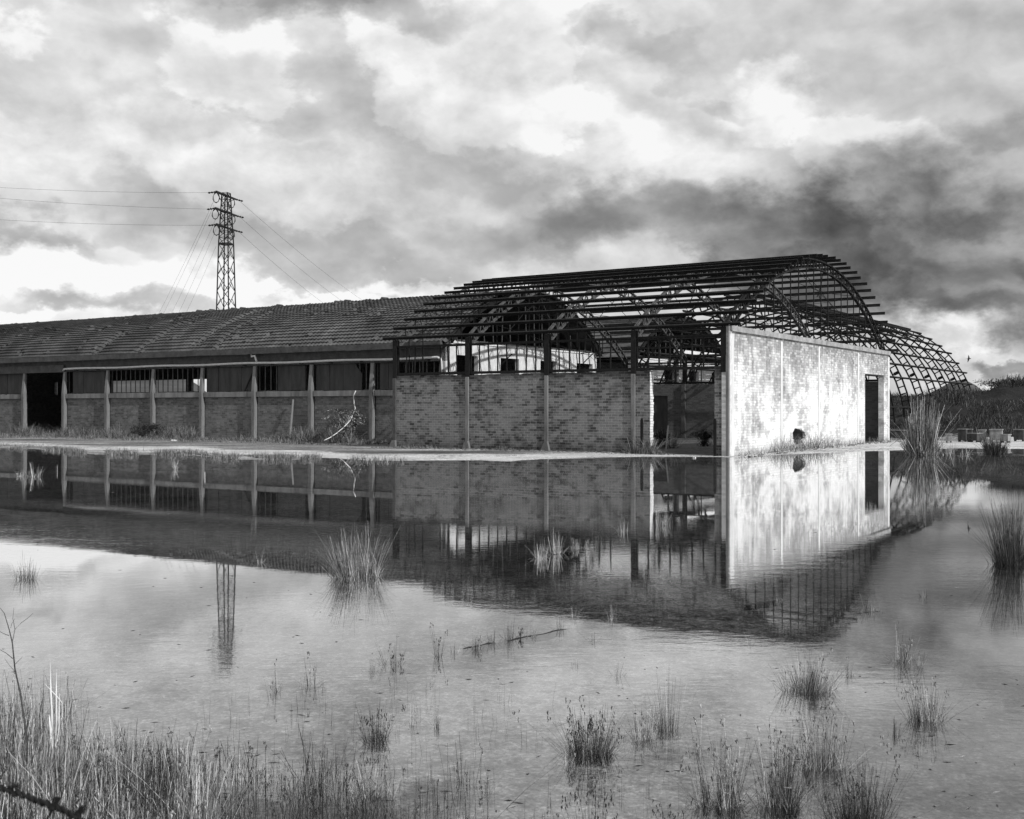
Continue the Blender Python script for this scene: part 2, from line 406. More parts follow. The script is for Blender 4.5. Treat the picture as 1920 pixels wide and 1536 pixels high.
def ground_z(x, y):
    if y > 3:
        dS = shore(x, y)
        z = min(.05, .012*dS)+.008*fbm(x*.6, y*.6) if dS > 0 else max(-.11, .022*dS)+.012*fbm(x*.5, y*.5)*min(1, -dS*.3)
        if dS > 0: z = max(z, .004)
        z += hill_z(x, y) if x > 13 else 0
    else: z = -.1
    # near bank under the grasses on the left
    px = CX+F*x/max(y, .5)
    bk = sm((5.6-y)/2.0)*sm((260-px)/260) if y > 0 else 1
    z += .24*bk
    if y < 4.6: z += .2*sm((4.0-y)/1.6)
    return z
def rng(a, b, st):
    n = int(round((b-a)/st)); return [a+(b-a)*i/n for i in range(n)]
xs = [-6000, -2500, -1000, -400, -180, -110]+rng(-75, 60, .55)+[60, 80, 120, 200, 500, 1200, 2500, 6000]
ys = [-60, -20, -6]+rng(-2, 34, .5)+rng(34, 62, .22)+rng(62, 110, .8)+[110, 125, 150, 220, 400, 900, 2500, 7500]
g = MB(); nx = len(xs)
for y in ys:
    for x in xs: g.v.append((x, y, ground_z(x, y)))
for j in range(len(ys)-1):
    for i in range(nx-1): g.f.append((j*nx+i, j*nx+i+1, (j+1)*nx+i+1, (j+1)*nx+i))
go = g.build('ground', M['ground'], None, True); tag(go, kind='structure')
at_ = go.data.attributes.new('pale', 'FLOAT', 'POINT')
pale = []
for (x, y, z) in g.v:
    p = 0.0
    if y > 30:
        dS = shore(x, y); px = CX+F*x/y
        if 0 < dS:
            band = math.exp(-((dS-1.7)/1.9)**2)
            q_ = sm((px-520)/120); cen = 6.0+(1.9-6.0)*q_; wd_ = 2.3+(1.7-2.3)*q_
            band = math.exp(-((dS-cen)/wd_)**2)
            p = band*(.15+.85*sm((px-120)/200))*(.8 if q_ < .5 else 1)*(1-.6*sm((px-1000)/150)) if px < 1260 else 0
            p -= .5*(1-band)*(1 if px < 1300 else .5)
            if px > 1660: p = max(p, math.exp(-((y-57.5)/3.5)**2))
            if 1370 < px < 1660: p = .25
            if px < 1260: p += .45*fbm(x*.12, y*.6, 9)
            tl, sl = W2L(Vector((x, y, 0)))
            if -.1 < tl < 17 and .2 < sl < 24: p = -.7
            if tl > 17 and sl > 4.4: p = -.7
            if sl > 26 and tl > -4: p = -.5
    else:
        px = CX+F*x/max(y, .5)
        p = -.7*sm((6.3-y)/1.2)*sm((430-px)/200)-.2*sm((6.0-y)/1.0)*sm((900-px)/300)-.42*sm((px-1300)/500)  # last term paints frame-edge darkening, plus weedier bed, into the right side
    pale.append(max(-.7, min(1, p)))
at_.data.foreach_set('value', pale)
# hill skin over the embankment
hs = MB(); X = rng(14, 75, .6); Y = rng(62, 112, .6)
for y in Y:
    for x in X:
        hz = hill_z(x, y)
        hs.v.append((x, y, ground_z(x, y)+(.09 if hz > .10 else -.06)))
for j in range(len(Y)-1):
    for i in range(len(X)-1): hs.f.append((j*len(X)+i, j*len(X)+i+1, (j+1)*len(X)+i+1, (j+1)*len(X)+i))
tag(hs.build('hill', M['hill'], None, True), kind='structure')
# far hills on the horizon
fh = MB(); NA = 260; rings = [(900, 0), (1150, .35), (1400, .85), (1600, 1.0), (1900, .6), (2300, 0)]
def far_h(az):
    px = CX+F*math.tan(az) if abs(az) < 1.3 else 99999
    h = 5+4*fbm(az*5, 2.2)
    h += 33*math.exp(-((px-1805)/52)**2)+12*math.exp(-((px-1700)/90)**2)+(38 if px < 352 else 38*math.exp(-((px-352)/45)**2))*(1 if px > 80 else math.exp(-((px-80)/200)**2))
    return max(1, h)
for (r, k) in rings:
    for i in range(NA+1):
        az = -1.2+2.4*i/NA
        fh.v.append((r*math.sin(az), r*math.cos(az), -1+far_h(az)*k))
for j in range(len(rings)-1):
    for i in range(NA): fh.f.append((j*(NA+1)+i, j*(NA+1)+i+1, (j+1)*(NA+1)+i+1, (j+1)*(NA+1)+i))
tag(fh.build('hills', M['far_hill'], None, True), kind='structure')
# water surface
w = MB(); w.quad((-140, 1.5, 0), (140, 1.5, 0), (140, 60, 0), (-140, 60, 0))
tag(w.build('water', M['water']), kind='structure')

# ================================================================= skeleton hall in front
HW, NB, BAY = 23.4, 4, 4.09
RISE, ZE = 3.80, 5.0
RR = ((HW/2)**2+RISE**2)/(2*RISE); TH = math.asin(HW/2/RR); ZC = ZE+RISE-RR; NP = 28
def arc(k, r=None, n=NP, rr=RR, th=TH, cy=HW/2, zc=ZC):
    a = -th+2*th*k/n; r = rr if r is None else r
    return cy+r*math.sin(a), zc+r*math.cos(a)
hall = thing('skeleton_hall', 'roofless brick hall with white end wall and rusted arched roof trusses', 'building', K, UA)
XL = -NB*BAY
WT = .26        # wall thickness
ZB = 3.36       # top of front brick panels
def wavy_top(mb, x0, x1, y0, y1, z0, z1, amp=.05, n=None, drop=None):
    # brick panel whose upper edge is broken
    n = n or max(4, int((x1-x0)/.25)); b = len(mb.v)
    for i in range(n+1):
        x = x0+(x1-x0)*i/n; z = z1-amp*abs(fbm(x*1.7, y0, z1*3))*2
        if drop: z -= drop(x)
        for (yy, zz) in ((y0, z0), (y0, z), (y1, z), (y1, z0)): mb.v.append((x, yy, zz))
    for i in range(n):
        a = b+4*i
        for k in range(4): mb.f.append((a+k, a+(k+1) % 4, a+4+(k+1) % 4, a+4+k))
    mb.f.append((b+3, b+2, b+1, b)); e = b+4*n; mb.f.append((e, e+1, e+2, e+3))
# front brick panels (between the iron columns)
for k in range(3):
    x0 = XL+k*BAY+.09; x1 = XL+(k+1)*BAY-.09
    mb = MB(); wavy_top(mb, x0, x1, .02, .02+WT, -.2, ZB, .05)
    mb.build('brick_panel', M['brick_x'], hall)
mb = MB(); wavy_top(mb, -BAY+.09, -3.36, .02, .02+WT, -.2, ZB, .03); mb.build('brick_pier', M['brick_x'], hall)
mb = MB(); 
for i in range(32):
    xr = -3.335+random.uniform(-.02, .012); mb.box(-3.359, xr, .012, .30, -.2+.11*i, -.2+.11*(i+1)-.012)
mb.build('door_jamb', M['limed_lit'], hall)  # brick pier's sunlit side, its brightness painted in with a pale tone
mb = MB(); mb.box(-.60, -.13, .02, .02+WT, -.2, ZB+.1); mb.build('brick_pier', M['brick_x'], hall)
mb = MB(); mb.box(-.12, -.004, -.03, .30, -.2, 3.9); mb.build('corner_pier', M['conc'], hall)
# concrete pad feet and pilasters behind the iron columns
for k in range(NB):
    x = XL+k*BAY
    mb = MB(); mb.box(x-.085, x+.085, -.05, .30, .3, ZB-.12)
    mb.build('pilaster', M['conc_d' if k in (0,) else 'conc_m'], hall)
    j_ = [random.uniform(-.05, .05) for _ in range(6)]
    mb = MB(); mb.prism([(x-.24+j_[0], -.2), (x+.20+j_[1], -.2), (x+.15+j_[2], .2+j_[1]), (x+.09, .42+j_[3]), (x-.09, .36+j_[4]), (x-.20+j_[5], .12+j_[0])], 'y', -.12, .33)
    mb.build('pad_foot', M['conc_m'], hall, recalc=True)
# iron columns
cm = MB(); cm.box(-.11, .11, -.01, .03, 0, ZE-ZB+.12); cm.box(-.11, .11, .19, .23, 0, ZE-ZB+.12); cm.box(-.03, .03, .031, .189, 0, ZE-ZB+.12)
c0 = cm.build('iron_column', M['iron'], hall); c0.location = (XL, 0, ZB-.12)
for k in range(1, NB): dup(c0, hall, (XL+k*BAY, 0, ZB-.12))
dup(c0, hall, (-.23, 0, ZB-.12))
for k in range(NB+1): dup(c0, hall, (XL+k*BAY-(.24 if k == NB else 0), HW-.25, ZB-.12))
# rails above and below the window band
for (nm, yy) in (('front', 0), ('rear', HW-.25)):
    mb = MB(); mb.box(XL-.1, -.12, yy+.04, yy+.18, ZB+.01, ZB+.11); mb.build('bottom_rail', M['iron'], hall)
    mb = MB(); mb.box(XL-.1, -.12, yy+.05, yy+.17, ZE-.36, ZE-.27); mb.build('top_rail', M['iron'], hall)
# window grilles: one per bay
for yy in (.10, HW-.14):
    for k in range(NB):
        x0 = XL+k*BAY+.12; x1 = XL+(k+1)*BAY-.12; mb = MB()
        for i in range(9):
            x = x0+(x1-x0)*i/8+random.uniform(-.02, .02)
            if yy < 1 and k == 3:
                mb.bar((x, yy, ZB+.1), (x, yy, ZE-.36), .055)
            elif random.random() < .92:
                lean = random.uniform(-.04, .04)
                ztop = ZE-.36
                mb.bar((x, yy, ZB+.1), (x+lean, yy+random.uniform(-.03, .03), ztop), .045)
        if k == 3 and yy < 1:
            mb.box(x0, x0+(x1-x0)*3/8, yy-.02, yy+.02, ZE-.42, ZE-.385)
            mb.box(x0, x1, yy-.02, yy+.02, ZB+.16, ZB+.195)
        mb.box(x0-.03, x1+.03, yy-.03, yy+.03, ZB+.085, ZB+.125); mb.box(x0-.03, x1+.03, yy-.03, yy+.03, ZE-.375, ZE-.345)
        if k in (1, 2) and yy < 1:
            xa = x0+(x1-x0)*.42
            mb.bar((xa, yy-.05, ZB+.35), (xa+.55, yy+.02, ZB+.85), .035); mb.bar((xa-.1, yy-.04, ZB+.78), (xa+.75, yy-.04, ZB+.80), .03)
        mb.build('window_grille', M['iron'], hall)
# white end wall with a doorway and a broken hole
end = MB()
D0, D1, DZ = 18.6, 22.3, 3.67
HS, HZ = 8.1, .60
def rect(mb, y0, y1, z0, z1): mb.box(-.30, 0, y0, y1, z0, z1)
rect(end, 0, 6.6, -.2, 4.83); rect(end, 6.6, 9.6, 1.4, 4.83); rect(end, 9.6, D0, -.2, 4.83)
rect(end, D0, D1, DZ, 4.83); rect(end, D1, HW, -.2, 4.83)
# ring round the hole
NH = 36; rim = []; out = []
for i in range(NH):
    a = 2*math.pi*(i+.5)/NH; ca, sa = math.cos(a), math.sin(a)
    q = 1+.10*math.sin(3*a+1)+random.uniform(-.09, .09)
    rim.append((HS+q*ca*.86, HZ+q*sa*.36))
    sc_ = min(1.5/abs(ca*.86*q), .8/abs(sa*.36*q)) / 1.0
    sc_ = min(1.5/max(1e-6, abs(ca)), .8/max(1e-6, abs(sa)))
    out.append((HS+ca*sc_, HZ+sa*sc_))
b = len(end.v)
for x in (0.0, -.30):
    for p in out: end.v.append((x, p[0], p[1]))
    for p in rim: end.v.append((x*.4, p[0]+(.03 if x else 0), p[1]))
for i in range(NH):
    j = (i+1) % NH; o1 = b; r1 = b+NH; o2 = b+2*NH; r2 = b+3*NH
    end.f += [(o1+i, o1+j, r1+j, r1+i), (o2+j, o2+i, r2+i, r2+j), (r1+i, r1+j, r2+j, r2+i)]
    if abs(out[i][0]-out[j][0]) > 1e-3 and abs(out[i][1]-out[j][1]) > 1e-3:      # square corner
        cy_ = HS+(1.5 if out[i][0] > HS else -1.5); cz = HZ+(.8 if out[i][1] > HZ else -.8)
        end.v.append((0, cy_, cz)); end.f.append((o1+i, len(end.v)-1, o1+j))
end.build('end_wall', M['white_y'], hall, recalc=False)
cp = MB()
for i in range(24):
    y0 = HW*i/24; y1 = HW*(i+1)/24-.002
    dz = .02*fbm(i*.7, 2)
    cp.box(-.34, .10, y0, y1, 4.82+dz*.5, 5.03+dz)
cp.build('coping', M['cope'], hall)
for (s0, wd) in ((.0, .42), (5.75, .24), (10.85, .22), (17.25, .22), (HW-.3, .3)):
    mb = MB(); mb.box(.0035, .022 if s0 else .034, s0+(.0 if s0 else -.03), s0+wd, -.2, 4.70)
    mb.build('pilaster', M['limed_lit'], hall)
mb = MB(); mb.box(.0033, .05, -.032, .17, -.2, 5.06) ; mb.box(-.002, .0033, -.032, -.012, -.2, 5.06); mb.build('corner_post', M['render_w'], hall)
# lintel over the doorway
mb = MB(); mb.box(-.29, .012, D0-.2, D1+.2, DZ-.001, DZ+.24); mb.build('lintel', M['white_y'], hall)
# left side wall and rear wall with a doorway
mb = MB(); mb.box(XL-.02, XL+.24, .30, 5.0, -.2, ZB-.3); mb.build('side_wall', M['brick_y'], hall)
rw = MB()
yr = HW-.3
RD0, RD1 = -14.9, -13.35
rw.box(XL, RD0, yr, yr+WT, -.2, ZB); rw.box(RD1, -.31, yr, yr+WT, -.2, ZB); rw.box(RD0, RD1, yr, yr+WT, 2.65, ZB)
rw.build('rear_wall', M['black_x'], hall)
mb = MB(); mb.box(RD0, RD1, yr+.14, yr+.18, .0, 2.65); mb.build('rear_door', M['shutter'], hall)
for k in range(1, 4):
    mb = MB(); mb.box(XL+k*BAY-.12, XL+k*BAY+.12, yr-.1, yr, -.2, ZB); mb.build('pilaster', M['conc_d'], hall)
# arched trusses
def truss_mesh(rr, th, cy, zc, n, depth=.42, chord=.07, k0=0, k1=None, rung_each=1, diag=True):
    mb = MB(); k1 = n if k1 is None else k1
    for r in (rr, rr-depth):
        for k in range(k0, k1):
            ya, za = arc(k, r, n, rr, th, cy, zc); yb, zb = arc(k+1, r, n, rr, th, cy, zc)
            mb.bar((-.045, ya, za), (-.045, yb, zb), chord*.75, chord); mb.bar((.045, ya, za), (.045, yb, zb), chord*.72, chord*.97)
    for k in range(k0, k1+1):
        ya, za = arc(k, rr, n, rr, th, cy, zc); yb, zb = arc(k, rr-depth, n, rr, th, cy, zc)
        mb.bar((0, ya, za), (0, yb, zb), .055)
        if k < k1:
            ym, zm = arc(k+.5, rr, n, rr, th, cy, zc); yn, zn = arc(k+.5, rr-depth, n, rr, th, cy, zc)
            mb.bar((0, ym, zm), (0, yn, zn), .05)
            if diag:
                mb.bar((0, yb, zb), (0, ym, zm), .04)
    return mb
tr = truss_mesh(RR, TH, HW/2, ZC, NP)
t0 = tr.build('truss', M['iron_l'], hall); t0.location = (XL, 0, 0)
for k in range(1, NB+1):
    tk = dup(t0, hall, (XL+k*BAY-(.22 if k == NB else 0), 0, 0))
    if k == NB: tk.data = tk.data.copy(); tk.data.materials[0] = M['iron']
# purlins
pm = MB(); pm.box(XL-.62, .52, -.02, .02, .015, .105); pm.box(XL-.62, .52, -.045, .045, .106, .122); pm.box(XL-.62, .52, -.045, .045, -.003, .014)
p0 = None
for k in range(NP+1):
    y, z = arc(k); a = -TH+2*TH*k/NP
    if p0 is None: p0 = pm.build('purlin', M['iron'], hall); q = p0
    else: q = dup(p0, hall)
    q.location = (random.uniform(-.05, .05), y, z+.04); q.rotation_euler = (-a, 0, 0)
# thin sag rods
for xk in (-2.0, -6.1, -10.2, -14.3):
    mb = MB()
    for k in range(NP):
        ya, za = arc(k); yb, zb = arc(k+1); w0 = .04*math.sin(k*2.3); w1 = .04*math.sin((k+1)*2.3)
        mb.bar((xk+w0, ya, za+.08), (xk+w1, yb, zb+.08), .02)
    mb.build('sag_rod', M['iron'], hall)
# gable bars at both ends
for xg, keep, zb in ((-.16, 1.0, 5.0), (XL, .75, ZB-.2)):
    mb = MB(); N = 22
    for i in range(1, N):
        y = HW*i/N
        zz = ZC+math.sqrt((RR-.46)**2-(y-HW/2)**2) if abs(y-HW/2) < RR-.46 else ZE
        if random.random() < keep and zz > ZE+.1: mb.bar((xg+.02, y, zb if y < 5.2 or keep == 1 else 5.2), (xg+.02, y, zz), .04)
    for (zz, kk) in ((6.35, 1), (7.6, .6)):
        if keep < 1: continue
        hwid = math.sqrt(max(0, (RR-.46)**2-(zz-ZC)**2))
        pts = [(xg-.02, HW/2-hwid+2*hwid*i/12, zz-.22*math.sin(math.pi*i/12)) for i in range(13)]
        mb.tube(pts, .014, 4)
    mb.bar((xg, 3.0, 6.9), (xg, 17.2, 5.2), .02); mb.bar((xg, 7.5, 8.2), (xg, 15.5, 6.4), .02)
    mb.build('gable_grille', M['iron'], hall)
# torn rods hanging from the purlins
for (xh, kh, Lh, sw) in ((-15.2, 3, 1.3, .3), (-14.1, 5, .9, -.2), (-12.9, 2, .7, .25), (-11.4, 6, 1.6, .4), (-9.3, 4, 1.1, -.35), (-7.7, 7, 1.4, .2), (-5.2, 3, .8, .3), (-3.4, 6, 1.2, -.3), (-2.2, 21, 1.5, .5), (-1.2, 18, 1.0, -.2)):
    y, z = arc(kh); mb = MB()
    mb.tube([(xh, y, z+.02), (xh+sw*.3, y+.05, z-Lh*.4), (xh+sw, y+.1, z-Lh*.8), (xh+sw*1.5, y+.1, z-Lh)], .022, 4); mb.build('hanging_rod', M['iron'], hall)
# loose sagging cables inside
mb = MB()
for i in range(4):
    a = Vector((XL+.2, random.uniform(4, 19), random.uniform(6, 8))); b_ = Vector((-.2, a.y+random.uniform(-4, 4), random.uniform(6, 7.8)))
    mb.tube([a.lerp(b_, q/10)-Vector((0, 0, random.uniform(.3, .5)*math.sin(math.pi*q/10))) for q in range(11)], .011, 3)
mb.build('tie_cable', M['iron'], hall)

# ================================================================= tiled halls (long vaulted roof)
def tiled_hall(name, label, T0, T1, S0, S1, detail, origin_label=None):
    W = S1-S0; rise, ze = 3.0, 5.3
    rr = ((W/2)**2+rise**2)/(2*rise); th = math.asin(W/2/rr); zc = ze+rise-rr; cy = W/2
    root = thing(name, label, 'building', L2W(T0, S0), UA)
    Lx = -(T1-T0)
    # roof shell with stepped courses and pan tiles
    nc = 28 if detail else 16; per = .27; cols = int(-Lx/(per/4)) if detail else int(-Lx/.5)
    rf = MB(); rows = []
    thx = th+.022
    crack = []
    for j in range(nc*2):
        c, top = j//2, j % 2
        rows.append(((c+(0.97 if top else 0))/nc, .075 if not top else .0))
    nr = len(rows)
    def dmg(x, f):
        # broken strips running up the slope
        dv = 0
        for (xc, f0, f1, wd, sk) in ((-23.4, .0, .9, .22, .9), (-18.6, .05, .92, .28, .6), (-16.6, .0, .55, .16, .5), (-27.5, .0, .3, .3, .2)):
            xx = xc+sk*(f*2.2)+.35*fbm(f*5, xc)
            if f0 < f < f1: dv += math.exp(-((x-xx)/wd)**2)*(.5+.9*abs(fbm(x*5, f*18, 2)))
        if f > .90: dv += max(0, fbm(x*.45, 3.3))*1.6*math.exp(-((x+21)/8)**2)*(.4+abs(fbm(x*3, f*20)))
        return dv
    for side in (-1, 1):
        b = len(rf.v)
        for (f, step) in rows:
            a = side*thx*(1-f)
            for i in range(cols+1):
                x = .35+(Lx-.35)*i/cols
                corr = (.022*(math.cos(2*math.pi*i/4)) if detail else 0)
                ev = fbm(x*.22, f*2.2, side+5)*.028+fbm(x*.9, f*9, side)*.014 + fbm(x*4.1, f*28*1.3, 7)*.012
                if detail and side < 0:
                    hsh = math.sin(math.floor((i+.5)/4)*127.1+math.floor(f*nc+.01)*311.7)*43758.5; hsh -= math.floor(hsh)
                    if hsh > .988: ev += .05
                    elif hsh < .012: ev -= .09
                    else: ev += (hsh-.5)*.007
                dd = dmg(x, f) if detail and side < 0 else 0
                r = rr+.12+step+corr+ev-.26*dd+(.30*dd*fbm(x*9, f*60))
                rf.v.append((x, cy+r*math.sin(a), zc+r*math.cos(a)))
        for j in range(nr-1):
            for i in range(cols):
                q = (b+j*(cols+1)+i, b+j*(cols+1)+i+1, b+(j+1)*(cols+1)+i+1, b+(j+1)*(cols+1)+i)
                rf.f.append(q if side > 0 else q[::-1])
    # ridge join strip and underside
    b = len(rf.v); n2 = 24
    for k in range(n2+1):
        a = -thx+2*thx*k/n2
        for x in (.35, Lx): rf.v.append((x, cy+(rr-.03)*math.sin(a), zc+(rr-.03)*math.cos(a)))
    for k in range(n2): rf.f.append((b+2*k, b+2*k+1, b+2*k+3, b+2*k+2))
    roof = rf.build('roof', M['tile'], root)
    rt = MB()
    nt_ = int(-Lx/.42)
    for i in range(nt_):
        x = .3-.42*i
        bk = detail and -27 < x < -10 and fbm(x*.5, 7.7) > .02
        zz = zc+rr+.13+(random.uniform(-.10, .12) if bk else random.uniform(-.015, .02)); yy = cy+random.uniform(-.02, .02)
        rt.tube([(x, yy, zz), (x-.46, yy, zz+.03)], [.12, .145], 7)
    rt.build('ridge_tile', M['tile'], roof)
    # gable end edge board and dark lining
    vg = MB()
    for k in range(28):
        a0 = -th+2*th*k/28; a1 = -th+2*th*(k+1)/28
        vg.bar((.30, cy+(rr-.10)*math.sin(a0), zc+(rr-.10)*math.cos(a0)), (.30, cy+(rr-.10)*math.sin(a1), zc+(rr-.10)*math.cos(a1)), .10, .22, (0, 0, 1))
    vg.build('verge_rib', M['iron'], root)
    # gable end wall: sunlit render, windows, open arch over it
    gw = MB(); wins = [(1.0, 2.9), (5.05, 6.9), (9.2, 11.0), (13.4, 15.4)]; z0w, z1w = 2.6, 4.6
    ypos = 0
    def zt(y): return 4.95
    for (a, c) in wins:
        gw.box(-.25, 0, ypos, a, -.1, 5.2); gw.box(-.25, 0, a, c, -.1, z0w); gw.box(-.25, 0, a, c, z1w, 5.2); ypos = c
    gw.box(-.25, 0, ypos, W, -.1, 5.2)
    gw.build('gable_wall', M['render_w'], root)
    mb = MB(); mb.box(-.3, .05, -.02, W, 5.202, 5.34); mb.build('coping', M['conc_w'], root)
    gb = MB()
    for i in range(1, 19):
        y = W*i/19; zz = zc+math.sqrt((rr-.2)**2-(y-cy)**2)
        if random.random() < .8: gb.bar((.1, y, 5.34), (.1+random.uniform(-.1, .1), y+random.uniform(-.1, .1), min(zz, 5.1+random.uniform(.7, 2.9))), .045)
    gb.bar((.1, .8, 5.36), (.1, W-.8, 5.36), .05)
    gb.build('gable_grille', M['iron_l'], root)
    for k in range(0, 11):      # ribs under the roof
        if k > 3 and not detail: break
        rb = MB()
        for i in range(20):
            a0 = -th+2*th*i/20; a1 = -th+2*th*(i+1)/20
            rb.bar((0, cy+(rr-.22)*math.sin(a0), zc+(rr-.22)*math.cos(a0)), (0, cy+(rr-.22)*math.sin(a1), zc+(rr-.22)*math.cos(a1)), .12, .25)
        o = rb.build('roof_rib', M['conc_d'], root); o.location = (-1.2-4.34*k, 0, 0)
    # floor
    mb = MB(); mb.box(Lx, 0, .2, W-.2, -.1, .08); mb.build('floor_slab', M['conc_d'], root)
    return root, W, rise, ze
T0L, S0L = 17.25, 5.2
tcol = [21.96, 26.28, 30.6, 34.9, 39.2, 43.5, 47.8, 52.1, 56.4, 60.7, 65, 69.3, 73.6, 77.9, 82.2]
lh, LW, _, _ = tiled_hall('tiled_hall', 'long brick hall with tiled vaulted roof left of the bare trusses', T0L, 90, S0L, 21.1, True)
lx = lambda tt: -(tt-T0L)
# eaves fascia, lintel beam, columns, sill, panels
mb = MB()
for i in range(70):
    a = lx(T0L)-1.04*i; dz = .03*fbm(i*.35, 4); mb.box(a-1.038, a, -.44, -.27, 4.93+dz, 5.24+dz*.6)
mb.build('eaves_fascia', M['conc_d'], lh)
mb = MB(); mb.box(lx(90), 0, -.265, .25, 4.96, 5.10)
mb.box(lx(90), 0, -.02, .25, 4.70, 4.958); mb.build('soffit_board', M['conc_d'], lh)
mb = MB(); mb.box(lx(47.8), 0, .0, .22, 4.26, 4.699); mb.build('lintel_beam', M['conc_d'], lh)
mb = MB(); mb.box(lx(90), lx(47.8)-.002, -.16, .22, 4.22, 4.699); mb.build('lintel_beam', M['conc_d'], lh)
cmesh = MB(); cmesh.prism([(.02, -.1), (.02, 4.26), (-.08, 4.26), (-.09, 4.1), (-.22, 2.85), (-.22, -.1)], 'x', -.115, .115)
cc = None
for k, tt in enumerate([T0L+.2]+tcol):
    if cc is None: cc = cmesh.build('concrete_column', M['conc'], lh, recalc=True); o = cc
    else: o = dup(cc, lh)
    o.location = (lx(tt), 0, 0); o.scale = (1, 1, 1)
edges = [T0L+.2]+tcol
DOOR = 6   # bay index of the tall opening (47.8 .. 52.1)
MODE = {0: 'part', 1: 'right_open', 2: 'left_open', 3: 'shut', 4: 'open', 5: 'open', 6: 'shut3', 8: 'shut'}
for k in range(len(edges)-1):
    xa, xb = lx(edges[k+1])+.165, lx(edges[k])-.165
    if k == 7:
        continue
    mb = MB(); mb.box(xa, xb, .02, .25, -.1, 2.52); mb.build('brick_panel', M['dull_x'], lh)
    mb = MB(); nseg = 7
    for i in range(nseg):
        q0 = xa+(xb-xa)*i/nseg; q1 = xa+(xb-xa)*(i+1)/nseg-.001
        dz = .02*fbm(q0*2, 1)
        mb.box(q0, q1, -.10, .26, 2.522, 2.82+dz)
    mb.build('sill', M['conc'], lh)
    mode = MODE.get(k, 'shut'); wd = xb-xa
    spans = []
    if mode == 'shut': spans = [(.03, .97)]
    elif mode == 'shut3': spans = [(.12, .93)]
    elif mode == 'left_open': spans = [(.37, .90)]
    elif mode == 'right_open': spans = [(0.02, .74)]
    elif mode == 'part': spans = [(.05, .33)]
    for (s0, s1) in spans:
        n = max(2, int(round((s1-s0)*wd/.98)))
        for i in range(n):
            q0 = xa+wd*(s0+(s1-s0)*i/n)+.012; q1 = xa+wd*(s0+(s1-s0)*(i+1)/n)-.012
            sh = MB(); yo = .08+random.uniform(-.01, .03)
            if mode == 'right_open' and i == n-1:
                sh.prism([(q0, 2.84), (q1+.35, 2.84), (q1+.38, 3.7), (q1, 4.1), (q1-.05, 4.24), (q0, 4.24)], 'y', yo, yo+.03)
                sh.build('shutter', M['shutter'], lh, recalc=True)
            else:
                sh.box(q0, q1, yo, yo+.03, 2.84+random.uniform(0, .04), 4.24-random.uniform(0, .03)); sh.build('shutter', M['shutter'], lh)
    gb = MB(); n = 9
    for i in range(n+1):
        x = xa+wd*i/n; gb.box(x-.022, x+.022, .15, .19, 2.82, 4.26)
    gb.box(xa, xb, .19, .22, 2.83, 2.88)
    gb.build('window_grille', M['iron_l'], lh)
# loose timber across one window
mb = MB(); mb.bar((lx(31.45), -.02, 2.85), (lx(30.65), .02, 4.2), .07, .05); mb.build('loose_brace', M['dark'], lh)
# rear wall with openings
rw = MB(); zr0, zr1 = 3.1, 4.2
xx = 0
ops = [(51.6, 53.6), (54.2, 58.0), (58.6, 63.4), (70.6, 71.0)]; pt_ = T0L+.3
for (ta, tb) in ops:
    rw.box(lx(ta), lx(pt_), LW-.3, LW-.05, -.1, 5.2)
    rw.box(lx(tb), lx(ta), LW-.3, LW-.05, -.1, zr0); rw.box(lx(tb), lx(ta), LW-.3, LW-.05, zr1, 5.2); pt_ = tb
rw.box(lx(90), lx(pt_), LW-.3, LW-.05, -.1, 5.2)
rw.box(lx(90), lx(90)+.2, .3, LW-.31, -.1, 5.2)
rw.build('rear_wall', M['dull_x'], lh)
# drain pipe
pts = [(lx(47.75), -.2, 4.33), (lx(47.6), -.22, 4.42)]
for i in range(1, 30):
    tt = 47.6-(47.6-17.6)*i/29; pts.append((lx(tt), -.22, 4.42+.02*math.sin(i*.9)))
pts += [(lx(17.4), -.22, 4.36), (lx(17.35), -.22, 4.2), (lx(17.3), -.22, 3.3)]
mb = MB(); mb.tube(pts, .065, 8)
mb.build('drain_pipe', M['pipe'], lh, True)
mb = MB(); x = lx(30.25); mb.tube([(x-.35, -.3, 4.93), (x-.30, -.34, 4.80), (x-.05, -.34, 4.83), (x, -.3, 4.6), (x, -.22, 4.44)], .06, 8); mb.build('pipe_elbow', M['pipe'], lh, True)
for i in range(14):
    mb = MB(); x = lx(46.5-i*2.17); mb.box(x-.03, x+.03, -.30, .0, 4.30, 4.345); mb.build('pipe_bracket', M['iron'], lh)

# second tiled hall behind
bh, BW, _, _ = tiled_hall('tiled_hall', 'second tiled vault farther back, its dark arch seen between the bare trusses', 17.3, 46, 26.0, 42.0, False)
fm = MB(); fm.box(0, BW, 0, 0, 0, 0)
mb = MB(); mb.box(-28.7, -.26, .0, .25, -.1, 4.95); mb.build('front_wall', M['brick_x'], bh)
mb = MB(); mb.box(-28.7, -.26, BW-.25, BW, -.1, 4.95); mb.build('rear_wall', M['dull_x'], bh)

